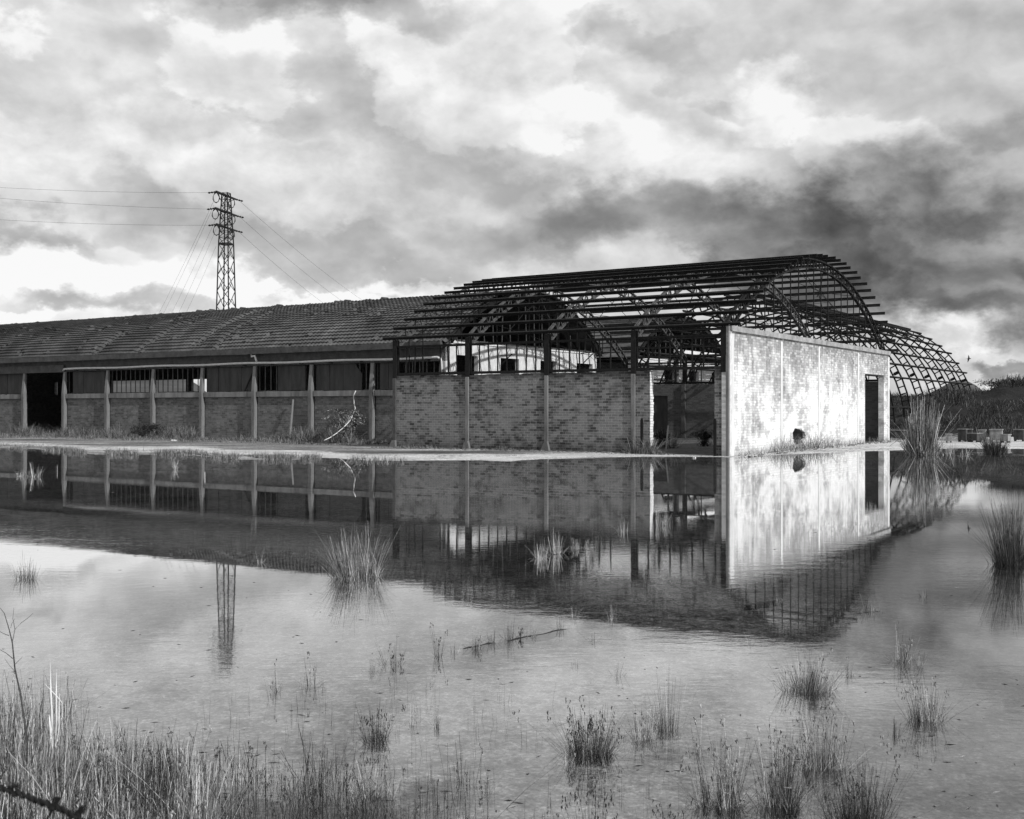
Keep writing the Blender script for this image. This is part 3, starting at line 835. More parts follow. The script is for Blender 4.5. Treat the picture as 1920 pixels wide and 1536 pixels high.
# ================================================================= skeleton vault behind on the right
AX, VR, VZ = 9.1, 8.05, .7
vault = thing('skeleton_vault', 'round bare ladder-truss vault with no walls behind the white end wall', 'structure', L2W(0, 24.6), UA)
NV = 26; VTH = R(88)
def vault_truss():
    mb = MB(); dep = .42
    def pt(k, r):
        a = -VTH+2*VTH*k/NV; return (-AX+r*math.sin(a), 0, VZ+r*math.cos(a))
    for k in range(NV):
        for r in (VR, VR-dep): mb.bar(pt(k, r), pt(k+1, r), .09, .085, (0, 1, 0))
        for q in (0, .5): mb.bar(pt(k+q, VR), pt(k+q, VR-dep), .07)
    return mb
v0 = vault_truss().build('truss', M['iron'], vault)
NVT = 8; VB = 4.17
for k in range(1, NVT): dup(v0, vault, (0, VB*k, 0), (0, 0, R(random.uniform(-.4, .4))))
pm = MB(); pm.box(-.04, .04, -.5, VB*(NVT-1)+.55, .0, .12)
p0 = None
for k in range(0, NV+1):
    a = -VTH+2*VTH*k/NV
    if k in (2, 24): continue
    if p0 is None: p0 = pm.build('purlin', M['iron'], vault); q = p0
    else: q = dup(p0, vault)
    q.location = (-AX+(VR+.04)*math.sin(a), random.uniform(-.15, .15), VZ+(VR+.04)*math.cos(a)); q.rotation_euler = (0, a, 0)
    if k in (22, 20, 4): q.rotation_euler = (R(.15), a, 0)
for i in range(10):
    k = random.uniform(5, 22); a = -VTH+2*VTH*k/NV; a2 = a+random.uniform(-.3, .3); j = random.randrange(0, NVT-1)
    mb = MB(); mb.bar((-AX+(VR+.0)*math.sin(a), VB*j, VZ+VR*math.cos(a)), (-AX+VR*math.sin(a2), VB*(j+1), VZ+VR*math.cos(a2)), .035)
    mb.build('cross_brace', M['iron'], vault)
# gusset plates where the trusses are spliced
for j in range(NVT):
    mb = MB(); a = -VTH+2*VTH*22.5/NV
    c = Vector((-AX+(VR-.2)*math.sin(a), VB*j, VZ+(VR-.2)*math.cos(a)))
    tn = Vector((math.cos(a), 0, -math.sin(a)))
    mb.bar(c-tn*.10, c+tn*.10, .02, .30, (math.sin(a), 0, math.cos(a))); mb.build('splice_plate', M['iron'], vault)
# concrete ring beam fragments on its left springing
mb = MB(); mb.box(-16.75, -16.5, 6.8, 17.5, 5.75, 5.98); mb.build('edge_beam', M['conc_w'], vault)
mb = MB(); mb.box(-16.75, -16.5, 6.8, 7.1, 0, 5.748); mb.box(-16.75, -16.5, 17.2, 17.5, 0, 5.748); mb.build('beam_post', M['conc_d'], vault)

# ================================================================= pylon
PY = 92.0; pyl = thing('lattice_pylon', 'tall steel lattice pylon rising behind the long tiled roof', 'pylon', at(424, PY), UA+R(16))
PT = H0+(CY-362)*PY/F
mb = MB()
def hw(z):
    return .43+.022*(15.2-z) if z < 15.2 else .43-.19*(z-15.2)/(PT-15.2)
def leg(z, i):
    h = hw(z); return Vector(((-h, h, h, -h)[i], (-h, -h, h, h)[i], z))
zs = [15.2-1.27*q for q in range(11, 0, -1)]+[15.2+(PT-15.2)*q/8 for q in range(0, 9)]
for a, c in zip(zs, zs[1:]):
    for i in range(4):
        mb.bar(leg(a, i), leg(c, i), .075)
        j = (i+1) % 4; alt = zs.index(a) % 2
        mb.bar(leg(a, i if alt else j), leg(c, j if alt else i), .04)
        if a >= 15.1: mb.bar(leg(c, i), leg(c, j), .035)
        if c < 15.3:
            mb.bar(leg(a, j if alt else i), (leg(a, i)+leg(c, j)+leg(a, j)+leg(c, i))/4, .035)
for i in range(4): mb.bar(leg(15.2, i), leg(15.2, (i+1) % 4), .08, .12)
mb.build('tower_frame', M['galv'], pyl)
# crossarms run 14 degrees off the view axis
ad = Vector((math.sin(R(14)), math.cos(R(14)), 0)); ang = math.atan2(ad.y, ad.x)-UA-R(16)
al = Vector((math.cos(ang), math.sin(ang), 0))
arm_rows = [(366, 1.65), (397, 1.8), (426, 1.6)]
arm_world = []
pw = at(424, PY)
for (py, hl) in arm_rows:
    z = H0+(CY-py)*PY/F
    mb = MB(); mb.bar(al*-hl+Vector((0, 0, z)), al*hl+Vector((0, 0, z-.05)), .12, .12)
    nrm = Vector((-al.y, al.x, 0))
    mb.bar(al*-hl*.9+Vector((0, 0, z))+nrm*.25, al*hl*.9+Vector((0, 0, z))+nrm*.25, .07)
    for s_ in (-1, 1): mb.bar(al*s_*hl+Vector((0, 0, z)), al*s_*.4+nrm*.2+Vector((0, 0, z-.55)), .04)
    mb.build('crossarm', M['galv'], pyl)
    for s_, nn in ((-1, 1), (1, -1), (-.98, 0), (.55, 0)):
        ins = MB(); p = al*s_*hl+Vector((0, 0, z-.05))
        if nn:
            dr = (Vector((-1, .1, 0)) if nn > 0 else Vector((.9, .9, 0))).normalized()
            dr = Matrix.Rotation(-(UA+R(16)), 3, 'Z') @ dr + Vector((0, 0, -.1)); ps = [p+dr*q*.11 for q in range(7)]; rs = [.09 if q % 2 else .035 for q in range(7)]
            ins.tube(ps, rs, 6)
        else:   # hanging loop jumper
            ps = [p+nrm*.28*math.sin(2*math.pi*q/10)+Vector((0, 0, -.45+.40*math.cos(2*math.pi*q/10))) for q in range(11)]
            ins.tube(ps, [.05 if q % 2 else .03 for q in range(11)], 5)
        ins.build('insulator', M['galv'], pyl)
    arm_world.append((Vector((pw.x, pw.y, z))-ad*hl, Vector((pw.x, pw.y, z))+ad*hl))
def cable(name, a, b, sag, r, label, group):
    mb = MB(); n = 24
    mb.tube([a.lerp(b, i/n)-Vector((0, 0, sag*4*(i/n)*(1-i/n))) for i in range(n+1)], r, 4)
    tag(mb.build(name, M['wire']), label, 'cable', group)
yy = (335, 349, 396); nm3 = ('topmost', 'middle', 'lowest')
for i, (a, b) in enumerate(arm_world):
    e = P3(-260, (332, 345, 392)[i], 88); s_ = a+Vector((-.6, 0, -.1))
    cable('power_line', s_, e, .35, .008, '%s thin wire running from the pylon to the left edge' % nm3[i], 'wires between pylon and left edge')
    e = P3((850, 815, 780)[i], (640, 642, 646)[i], 235)
    cable('power_line', b+Vector((.2, .3, -.1)), e, 2.6, .012, '%s of the wires dropping right from the pylon behind the roof' % nm3[i], 'wires dropping right from the pylon')
dl = [((402, 374), (290, 600)), ((401, 385), (300, 600)), ((404, 412), (314, 600)), ((405, 430), (329, 600)), ((405, 462), (342, 600))]
nm5 = ('leftmost', 'second from left', 'middle', 'second from right', 'rightmost')
for i, (p, q) in enumerate(dl):
    cable('stay_cable', P3(*p, 91), P3(q[0]-30, q[1]+60, 96), .25, .008, '%s of the five slack cables slanting down left of the pylon' % nm5[i], 'slack cables slanting down from the pylon')

# ================================================================= plants
def blade(mb, base, h, lean, az, wd, bend=.3, n=3, sides=3):
    pts = []; rad_ = []
    for i in range(n+1):
        f = i/n; o = lean*h*(f+bend*f*f)
        pts.append(Vector((base[0]+math.cos(az)*o, base[1]+math.sin(az)*o, base[2]+h*f*(1-.12*bend*f*lean)))); rad_.append(max(.32, 1-f*.8)*wd)
    b = len(mb.v)
    for i, p in enumerate(pts):
        for k in range(sides):
            an = az+2*math.pi*k/sides
            mb.v.append((p.x+math.cos(an)*rad_[i], p.y+math.sin(an)*rad_[i], p.z))
    for i in range(n):
        for k in range(sides): mb.f.append((b+i*sides+k, b+i*sides+(k+1) % sides, b+(i+1)*sides+(k+1) % sides, b+(i+1)*sides+k))
    return pts
def seed_head(mb, p, sc=1.0):
    for i in range(random.randint(3, 6)):
        q = p+Vector((random.uniform(-.012, .012), random.uniform(-.008, .008), random.uniform(-.035, .02)))*sc
        r = .0026*sc
        mb.tube([q, q+Vector((random.uniform(-.006, .006), 0, .012))*sc, q+Vector((0, 0, .016))*sc], [r*.4, r, r*.2], 4)
SD = 0
def clump(px, py, wpx, hpx, n, label, m='rush', lean=.35, seeds=0, mx=None, cat='grass clump', name='rush_clump', group='rush clumps standing in the flood water', z=0, rad=None, ybase=None, flat=1.0):
    p = gnd(px, py, z); s = p.y/F; W = wpx*s; Hh = hpx*s
    mb = MB(); r0 = W*.32; lean = min(lean, (W*.56-r0)/Hh*1.25+.03)
    n = int(n*1.35); seeds *= .45; bw = max(.0015, min(.02, .42*s)) if rad is None else rad
    nt_ = max(1, min(14, n//9)); tufts = []
    for _ in range(nt_):
        az = random.uniform(0, 6.283); q = math.sqrt(random.random())
        tufts.append((math.cos(az)*q, math.sin(az)*q, random.uniform(.55, 1.0), random.uniform(0, 6.283)))
    r1 = W*.34
    for i in range(n):
        tx, ty, th_, ta = random.choice(tufts); jit = .22 if nt_ > 1 else .6
        ux, uy = tx+random.gauss(0, jit), ty+random.gauss(0, jit); q = math.hypot(ux, uy)
        if q > 1.15: ux, uy = ux/q, uy/q; q = 1
        bx, by = ux*r1, uy*r1*flat
        outw = math.atan2(by, bx) if random.random() < .65 else ta+random.gauss(0, .6)
        ln = lean*(q**1.5)*random.uniform(.2, 1.1)+abs(random.gauss(0, .05))
        if random.random() < .05: ln += random.uniform(.3, .8)
        h = Hh*th_*random.uniform(.3, .95)*(1.0 if random.random() > .04 else 1.2)
        wd = bw*random.uniform(.55, 1.25)
        if random.random() < .12:      # snapped stem
            pts = blade(mb, (bx, by, -.06), h*.55+.06, ln, outw, wd, .1, 2)
            e = pts[-1]; a2 = random.uniform(0, 6.28); L = h*random.uniform(.2, .5); dz = random.uniform(-.9, .4)
            mb.tube([e, e+Vector((math.cos(a2)*L, math.sin(a2)*L*.6, dz*L))], [wd*.5, wd*.3], 3)
        else:
            pts = blade(mb, (bx, by, -.06), h+.06, ln, outw, wd, random.uniform(0, .7))
            if random.random() < seeds: seed_head(mb, pts[-1], 1.0+s*40)
    for i in range(int(n*.7)):      # dead stubble round the foot
        tx, ty, th_, ta = random.choice(tufts)
        blade(mb, ((tx+random.gauss(0, .25))*r1*1.1, (ty+random.gauss(0, .25))*r1*1.1*flat, -.05), Hh*random.uniform(.06, .24)+.05, random.uniform(.1, 1.0), random.uniform(0, 6.28), bw*1.1, .3, 2)
    o = mb.build(name, M[m]); o.location = p
    return tag(o, label, cat, group)
C = [
 (672, 1083, 100, 112, 420, 'big fan-shaped rush clump in mid water before the brick panels', 'rush', .45, 0),
 (47, 1086, 56, 60, 70, 'rush clump near the left edge in the bright reflection', 'rush', .45, 0),
 (1906, 1058, 104, 146, 420, 'large dark rush clump at the right edge', 'rush_dark', .5, .05),
 (1012, 1047, 40, 44, 60, 'pale short rushes at the near end of the mid water row', 'straw', .2, 0),
 (1042, 1038, 40, 55, 60, 'pale taller rushes in the middle of the mid water row', 'straw', .2, 0),
 (1085, 1029, 40, 24, 34, 'low pale rushes at the far end of the mid water row', 'straw', .2, 0),
 (1235, 985, 40, 46, 55, 'pale rush tuft under the doorway reflection', 'straw', .25, 0),
 (1170, 996, 40, 26, 22, 'sparse pale tuft left of the doorway reflection', 'straw', .2, 0),
 (66, 894, 30, 36, 30, 'pale tuft before the tall dark opening', 'straw', .5, 0),
 (42, 893, 22, 18, 20, 'small tuft beside the leftmost pillar reflection', 'straw', .5, 0),
 (333, 880, 20, 30, 26, 'pale tuft by the left shore', 'straw', .5, 0),
 (486, 1055, 8, 40, 5, 'lone pale stalk in dark water above the pylon reflection', 'straw', .15, 0),
 (525, 1296, 26, 64, 14, 'thin rush tuft right of the pylon reflection', 'rush', .35, .2),
 (587, 1283, 26, 66, 14, 'thin rush tuft second to the right of the pylon reflection', 'rush', .3, .2),
 (694, 1258, 14, 38, 9, 'small rush tuft left of the seeded stalks', 'rush_dark', .2, 0),
 (738, 1246, 40, 62, 20, 'seeded rush stalks on a low mud patch', 'rush_dark', .4, .5),
 (822, 1229, 16, 60, 12, 'narrow upright tuft with seed heads', 'rush_dark', .2, .3),
 (850, 1224, 14, 24, 9, 'tiny tuft beside the narrow seeded tuft', 'rush', .4, 0),
 (886, 1216, 34, 56, 34, 'rush tuft at the near end of the long row', 'rush', .22, .1),
 (924, 1207, 18, 50, 12, 'second rush tuft of the long row', 'rush_dark', .2, .1),
 (954, 1200, 22, 52, 20, 'third rush tuft of the long row', 'rush_dark', .2, .2),
 (973, 1196, 8, 36, 12, 'dense dark single tuft in the long row', 'rush_dark', .08, .6),
 (992, 1192, 34, 24, 26, 'short tuft beyond the dark one in the long row', 'rush', .2, 0),
 (1052, 1181, 22, 46, 12, 'rush tuft at the far end of the long row', 'rush', .3, 0),
 (1073, 1159, 14, 40, 9, 'pale tuft at the roof reflection edge', 'straw', .15, 0),
 (1152, 1163, 20, 50, 12, 'leaning pale tuft at the roof reflection edge', 'straw', .3, 0),
 (1113, 1200, 8, 24, 7, 'tiny dark tuft in the bright water', 'rush_dark', .2, 0),
 (1081, 1245, 22, 34, 7, 'three sparse stalks in the bright water', 'rush', .15, 0),
 (1157, 1266, 12, 48, 8, 'slim tuft alone in the bright water', 'rush', .15, 0),
 (1510, 1292, 118, 92, 300, 'dense round rush clump right of the hall reflection', 'rush', .5, .05),
 (1586, 1266, 28, 34, 18, 'small tuft right of the dense round clump', 'rush', .2, 0),
 (1684, 1238, 62, 72, 50, 'loose seeded rush clump toward the right', 'rush', .3, .2),
 (1722, 1253, 30, 40, 20, 'small clump just below the loose seeded clump', 'rush', .2, 0),
 (1738, 1350, 78, 112, 110, 'tall rush clump near the right with seeds', 'rush', .3, .12),
 (1675, 1378, 32, 46, 18, 'short dark tuft left of the tall right clump', 'rush_dark', .15, 0),
 (1106, 1412, 100, 108, 170, 'dark rush clump with drooping seed heads in the foreground', 'rush_dark', .4, .3),
 (1062, 1432, 30, 66, 12, 'a few bent stalks left of the dark seeded clump', 'rush', .3, .2),
 (1206, 1386, 54, 80, 60, 'short rush clump between two taller ones in the foreground', 'rush', .28, .05),
 (1254, 1368, 64, 130, 60, 'fan of long thin rush blades in the foreground', 'rush', .42, 0),
 (705, 1388, 52, 88, 60, 'dark upright rush clump in the centre foreground', 'rush_dark', .22, .25),
 (770, 1361, 10, 56, 6, 'two thin stalks right of the dark upright clump', 'rush', .1, 0),
 (818, 1363, 20, 64, 14, 'thin stalks on a tiny mud spot', 'rush', .15, 0),
 (696, 1492, 100, 76, 80, 'pale splayed dry clump in the lower centre', 'straw', .85, 0),
 (1350, 1510, 110, 175, 140, 'tall seeded rushes left in the lower right stand', 'rush', .2, .45),
 (1462, 1505, 120, 175, 190, 'dense rushes in the middle of the lower right stand', 'rush', .28, .3),
 (1540, 1440, 120, 150, 140, 'rushes at the back of the lower right stand', 'rush', .22, .3),
 (1612, 1555, 140, 180, 220, 'fanned rushes right in the lower right stand', 'rush_dark', .35, .15),
 (1638, 1146, 54, 40, 32, 'rush tuft on the edge of the hall reflection', 'rush', .25, 0),
 (1462, 1126, 16, 14, 12, 'tiny tuft on the end of a mud line', 'rush', .5, 0),
 (1412, 1204, 26, 34, 6, 'three bent pale stalks at the roof reflection tip', 'straw', .5, 0),
 (1732, 1120, 12, 26, 9, 'small tuft alone in grey water at the right', 'rush', .15, 0),
 (1110, 1570, 120, 130, 26, 'seeded stalks rising from the bottom edge', 'rush_dark', .25, .9),
 (1275, 1560, 60, 150, 12, 'tall seeded stalks by the bottom edge', 'rush_dark', .15, .95),
 (1205, 1570, 60, 90, 12, 'short seeded stalks by the bottom edge', 'rush_dark', .2, .9),
 (872, 1535, 14, 50, 9, 'tiny tuft low in the centre', 'rush_dark', .2, 0),
 (785, 1465, 10, 28, 6, 'tiny dark spike right of the dry clump', 'rush_dark', .1, 0),
 (915, 1480, 12, 44, 6, 'little cross-shaped sprig in the lower centre', 'rush_dark', .4, .2),
 (858, 1440, 6, 24, 5, 'tiny spike in the open lower water', 'rush_dark', .1, 0),
]
for (px, py, wpx, hpx, n, lab, m, ln, sd) in C:
    clump(px, py, wpx, hpx, n, lab, m, ln, sd, flat=(.6 if wpx > 60 else .9))
# tall reeds beside the white wall and the dark bush to its right
clump(1728, 853, 64, 128, 380, 'tall dry reed stand right of the white end wall', 'rush', .10, .3, cat='reeds', name='reed_stand', group=None, rad=.015)
clump(1790, 853, 70, 32, 26, 'sparse short reeds trailing right of the tall stand', 'straw', .5, 0, cat='reeds', name='reed_stand', group=None, rad=.010)
clump(1868, 851, 46, 42, 330, 'dark round sedge bush before the pale hives', 'rush_dark', .7, 0, cat='bush', name='sedge_bush', group=None, rad=.014)
# foreground masses of grass
def grass_mass(name, label, boxes, m, sd=.08):
    sd *= .5
    mb = MB()
    for (x0, x1, y0, y1, n, h0, h1) in boxes:
        cx = [(random.uniform(x0, x1), random.uniform(y0, y1), random.uniform(.5, 1.2)) for _ in range(max(3, n//22))]
        for i in range(n):
            c = random.choice(cx)
            px = c[0]+random.gauss(0, 22); py = min(y1+60, max(y0, c[1]+random.gauss(0, 12)))
            p = gnd(px, py); s = p.y/F
            z = ground_z(p.x, p.y)
            h = random.uniform(h0, h1)*s*c[2]
            lean = abs(random.gauss(0, .16))+(.7 if random.random() < .05 else 0)
            pts = blade(mb, (p.x, p.y, min(z, 0)-.02), h+.03, lean, random.uniform(0, 6.28), random.uniform(.0013, .0032), random.uniform(0, .8))
            if random.random() < sd: seed_head(mb, pts[-1], .9)
    tag(mb.build(name, M[m]), label, 'grass', kind='stuff')
grass_mass('grass', 'dense marsh grass filling the lower left corner',
    [(-60, 400, 1430, 1580, 2300, 40, 115), (-60, 260, 1390, 1500, 900, 40, 100), (-60, 400, 1560, 1800, 2600, 50, 130), (-40, 140, 1330, 1420, 420, 50, 120), (0, 380, 1400, 1470, 200, 60, 110)], 'rush')
grass_mass('grass', 'darker marsh grass behind the dense lower left corner',
    [(-60, 400, 1430, 1750, 2700, 40, 105), (400, 870, 1450, 1700, 1300, 40, 120), (390, 700, 1425, 1500, 300, 40, 90), (640, 780, 1480, 1520, 200, 20, 40)], 'rush_dark', .15)
grass_mass('grass', 'straw-coloured stems scattered through the lower left grass',
    [(-40, 410, 1440, 1760, 380, 50, 150), (400, 760, 1540, 1700, 120, 40, 110), (60, 130, 1370, 1420, 40, 60, 130), (340, 400, 1520, 1560, 90, 80, 170)], 'straw', .0)
grass_mass('grass', 'short grass stubble between the lower right rushes',
    [(1300, 1660, 1480, 1700, 900, 15, 60), (1240, 1700, 1560, 1700, 300, 20, 70), (1000, 1320, 1560, 1700, 120, 30, 80), (1500, 1600, 1430, 1460, 100, 15, 40)], 'rush_dark', .05)
# sparse spikes all over the shallow water
mb = MB()
for i in range(170):
    px = random.uniform(380, 1250); py = random.uniform(1290, 1536)
    if px > 900 and random.random() < .5: continue
    p = gnd(px, py); s = p.y/F
    for j in range(random.randint(1, 3)):
        blade(mb, (p.x+random.uniform(-.02, .02), p.y+random.uniform(-.02, .02), -.05), .05+random.uniform(8, 45)*s, random.uniform(0, .15), random.uniform(0, 6.28), .0011)
tag(mb.build('sedge_spikes', M['rush_dark']), 'sparse thin spikes scattered over the shallow foreground water', 'grass', kind='stuff')
# pale broad dead leaves standing in the left grass
mb = MB()
for (px, py, tx, ty, wdt) in ((98, 1420, 94, 1235, .006), (104, 1400, 106, 1255, .005), (108, 1390, 112, 1300, .005), (96, 1385, 92, 1340, .010), (118, 1320, 84, 1282, .0025)):
    Y = 6.0; a = P3(px, py, Y); b = P3(tx, ty, Y)
    if a.z < -.05: a.z = -.05
    mb.tube([a, a.lerp(b, .35)+Vector((.004, 0, 0)), a.lerp(b, .7), b], [wdt*.8, wdt, wdt*.6, .0008], 5)
tag(mb.build('dry_leaf_plant', M['pale_leaf']), 'bright dead leaf blades standing in the left foreground grass', 'dry plant')
# bare sapling at the left edge
mb = MB(); Y = 5.6
def tw(pts, r0, r1): 
    ps = [P3(x, y, Y) for (x, y) in pts]; mb.tube(ps, [r0+(r1-r0)*i/(len(ps)-1) for i in range(len(ps))], 5)
tw([(56, 1475), (52, 1400), (47, 1360), (38, 1300), (28, 1255), (23, 1205), (17, 1180), (8, 1150), (0, 1140)], .0062, .0012)
tw([(23, 1205), (28, 1180), (40, 1168), (56, 1156), (62, 1150)], .002, .0009)
tw([(28, 1180), (24, 1160), (26, 1140)], .0016, .0008); tw([(24, 1235), (12, 1225), (-6, 1215)], .002, .001)
tw([(28, 1246), (36, 1238), (42, 1232)], .0013, .0007); tw([(17, 1192), (6, 1188), (-4, 1182)], .0016, .0008)
tw([(20, 1178), (22, 1170), (28, 1160)], .001, .0007); tw([(30, 1262), (18, 1248), (8, 1234)], .0011, .0006)
tag(mb.build('bare_sapling', M['rush_dark']), 'leafless forked sapling at the left edge of the foreground', 'sapling')
# rusted twisted wire crossing the corner
mb = MB(); base = [P3(-120, 1405, 1.25), P3(0, 1478, 1.25), P3(34, 1487, 1.24), P3(66, 1500, 1.24), P3(104, 1513, 1.22), P3(140, 1530, 1.2), P3(185, 1560, 1.2), P3(300, 1640, 1.15)]
for st in (0, 1):
    pts = []
    for i in range(70):
        f = i/69*(len(base)-1); k = min(int(f), len(base)-2); p = base[k].lerp(base[k+1], f-k); an = i*.9+st*math.pi
        pts.append(p+Vector((0, math.cos(an)*.0020, math.sin(an)*.0020+.006*fbm(i*.25, 1)+.002*fbm(i*.9, 4))))
    mb.tube(pts, [.0016+.0022*abs(fbm(i*.55, st*3.1)) for i in range(70)], 6)
for k in (2, 4, 5):
    for j in range(3):
        q = base[k]; mb.tube([q+Vector((-.006, 0, -.004)), q+Vector((random.uniform(-.01, .01), 0, .01)), q+Vector((random.uniform(-.012, .012), 0, random.uniform(-.02, .02)))], [.002, .0022, .0012], 5)
tag(mb.build('barbed_wire', M['iron']), 'twisted rusty barbed wire crossing the lower left corner close up', 'wire')

# leafy bushes
def bush(name, label, p, wd, dp, h, nl, ls, m, stems=14, cat='bush', sub=None, group=None):
    root = thing(name, label, cat, p, 0, group)
    st = MB(); lf = MB(); tips = []
    for i in range(stems):
        a = random.uniform(0, 6.28); q = random.random()
        e = Vector((math.cos(a)*wd*.5*q, math.sin(a)*dp*.5*q, h*random.uniform(.55, 1)*(1-.35*q)))
        mid = e*.5+Vector((random.uniform(-.05, .05), 0, h*.08)); st.tube([(0, 0, -.05), mid, e], [.02, .012, .005], 4)
        tips.append((mid, e)); tips.append((Vector((mid.x, mid.y, 0)), mid))
        for j in range(3):
            f = random.uniform(.3, 1); b0 = mid.lerp(e, f); e2 = b0+Vector((random.uniform(-.25, .25)*wd, random.uniform(-.2, .2)*dp, random.uniform(-.05, .22)*h))
            st.tube([b0, e2], [.008, .003], 3); tips.append((b0, e2))
    for i in range(nl):
        b0, e = random.choice(tips); c = b0.lerp(e, random.uniform(.1, 1.15))+Vector([random.gauss(0, ls*.7) for _ in range(3)])
        if c.z < .01: continue
        a = Vector([random.gauss(0, 1) for _ in range(3)]).normalized(); b_ = a.cross(Vector([random.gauss(0, 1) for _ in range(3)])).normalized()
        s = ls*random.uniform(.5, 1.2)
        k = len(lf.v); lf.v += [tuple(c-a*s), tuple(c+b_*s*.35), tuple(c+a*s), tuple(c-b_*s*.35)]; lf.f.append((k, k+1, k+2, k+3))
    st.build('stem', M['rush_dark'], root); lf.build('foliage', M[m], root)
    return root
def wallp(tt, ss, z=.05): return L2W(tt, ss, z)
bush('leafy_bush', 'sunlit leafy bush by the pillar nearest the bare trusses', wallp(23.0, 4.1), 2.7, 1.2, 2.0, 2000, .055, 'leaf_light', 30)
bush('leafy_bush', 'low dark bush against the long hall between two pillars', wallp(38.9, 4.4), 2.3, 1.0, 1.0, 1300, .075, 'leaf_dark', 20)
bush('leafy_bush', 'dark shrub at the right inside the wide doorway', wallp(4.9, 9.0), 1.2, 1.0, .9, 900, .06, 'leaf_dark', 16)
bush('leafy_bush', 'dark shrub at the left foot inside the wide doorway', wallp(5.6, 5.6), .9, .8, .9, 700, .06, 'leaf_dark', 14)
clump(1252, 840, 50, 44, 150, 'arching grass clump inside the wide doorway', 'rush', .6, 0, name='grass_clump', group=None, rad=.009, z=.05)
clump(1326, 836, 40, 26, 110, 'low pale grass at the right inside the wide doorway', 'straw', .4, 0, name='grass_clump', group=None, rad=.008, z=.05)
# stuff: weeds along the walls
def weeds(label, segs, m='weed', name='weeds'):
    mb = MB()
    for (ta, tb, sa, sb, n, h) in segs:
        for i in range(n):
            f = random.random(); tt = ta+(tb-ta)*f; ss = sa+(sb-sa)*random.random()**1.4
            dn = .35+max(0, fbm(tt*.45, ss*.8, 4))*2.2
            if random.random() > dn: continue
            p = L2W(tt, ss); z = max(0, ground_z(p.x, p.y))
            for j in range(3):
                blade(mb, (p.x+random.gauss(0, .05), p.y+random.gauss(0, .05), z-.02), h*random.uniform(.3, 1.0)*min(1.5, dn), abs(random.gauss(0, .5)), random.uniform(0, 6.28), random.uniform(.006, .013), .5, 2)
    tag(mb.build(name, M[m]), label, 'weeds', kind='stuff')
weeds('ragged weeds along the foot of the long tiled hall', [(17, 60, 4.85, 3.4, 8000, .7), (60, 80, 4.8, 3.8, 900, .5), (20, 62, 3.9, .9, 5200, .22), (47, 53, 5.0, 9, 900, .55), (18, 25, 4.8, 3.2, 900, .6), (25, 29, 4.8, 3.8, 500, .5)])
weeds('thin weeds along the front brick panels', [(0.5, 17, -.05, -.5, 1100, .14), (3.0, 4.6, -.05, -.5, 160, .5)])
mb = MB()
for i in range(5200):
    px = random.uniform(-20, 760); dS = abs(random.gauss(0, .9))*(1.6 if px < 560 else .6)
    if fbm(px*.02, dS*.4, 6) < -.05 or (px > 600 and random.random() < .8): continue
    Y = F*H0/(edge_row(px)-CY)+dS-.4; p = at(px, Y)
    for j in range(2): blade(mb, (p.x+random.gauss(0, .06), p.y, max(-.02, ground_z(p.x, p.y))-.02), random.uniform(.05, .24), abs(random.gauss(0, .5)), random.uniform(0, 6.28), random.uniform(.005, .010), .4, 2)
tag(mb.build('weeds', M['weed']), 'broken line of weeds along the left water edge', 'weeds', kind='stuff')
mb = MB()
for i in range(1500):
    ss = random.uniform(-.2, 23.2); dn = .25+1.2*math.exp(-((ss-7.5)/3)**2)
    if random.random() > dn: continue
    off = random.random()**1.6*.9
    p = K+U*(.05+off)+V*ss; z = max(-.02, ground_z(p.x, p.y))
    blade(mb, (p.x, p.y, z-.02), random.uniform(.15, .75)*min(1, dn+.2), abs(random.gauss(0, .4)), random.uniform(0, 6.28), random.uniform(.005, .011), .4, 2)
tag(mb.build('weeds', M['rush']), 'weeds along the foot of the white end wall', 'weeds', kind='stuff')
# scrub on the embankment
mb = MB()
for i in range(30000):
    y = random.uniform(66, 92); x = random.uniform(.30, .52)*y
    hz = hill_z(x, y)
    if hz < .15: continue
    cl = fbm(x*.35, y*.35, 8)
    if cl < -.35 or random.random() > .45+cl: continue
    blade(mb, (x, y, ground_z(x, y)-.05), random.uniform(.15, .5)*(1+cl), abs(random.gauss(0, .5)), random.uniform(0, 6.28), random.uniform(.012, .035), .4, 2)
tag(mb.build('scrub', M['rush_dark']), 'dark scrub covering the embankment behind the hives', 'scrub', kind='stuff')
for i, (px, py, wd, h, lab) in enumerate(((1695, 742, 4.5, .8, 'dark bushes on the embankment crest behind the reeds'), (1885, 728, 4.2, .7, 'dark bush on the embankment crest at the right edge'), (1850, 731, 2.4, .45, 'small bush on the crest right of the last truss'), (1915, 729, 3.2, .8, 'tallest bush on the crest in the right corner'))):
    Y = 79.0; p = at(px, Y); p.z = ground_z(p.x, p.y)-.4
    bush('scrub_bush', lab, p, wd, 2.0, h, 1500, .11, 'leaf_dark', 24)
# hives and boxes on the slab at the right
def hive(px, Yd, w_, h_, pal, rz, lab, tilt=0):
    h_ *= .84
    p = at(px, Yd, .03); r = thing('beehive_box', lab, 'beehive', p, UA+R(rz), 'weathered beehives on the far slab')
    p_ = ground_z(p.x, p.y); r.location.z = p_; r.rotation_euler[0] = R(tilt)
    mb = MB(); mb.box(-w_/2, w_/2, -.22, .22, .08, h_); mb.box(-w_/2-.01, w_/2+.01, -.23, .23, h_*.5, h_*.5+.02); mb.build('hive_body', M[pal], r)
    mb = MB(); mb.box(-w_/2-.03, w_/2+.03, -.26, .26, h_+.002, h_+.05); mb.build('lid', M['hive_w' if pal == 'hive_w' else 'conc_m'], r)
    mb = MB()
    for a in (-1, 1): mb.box(a*(w_/2-.05)-.03, a*(w_/2-.05)+.03, -.2, .2, -.1, .079)
    mb.build('stand_rail', M['dark'], r)
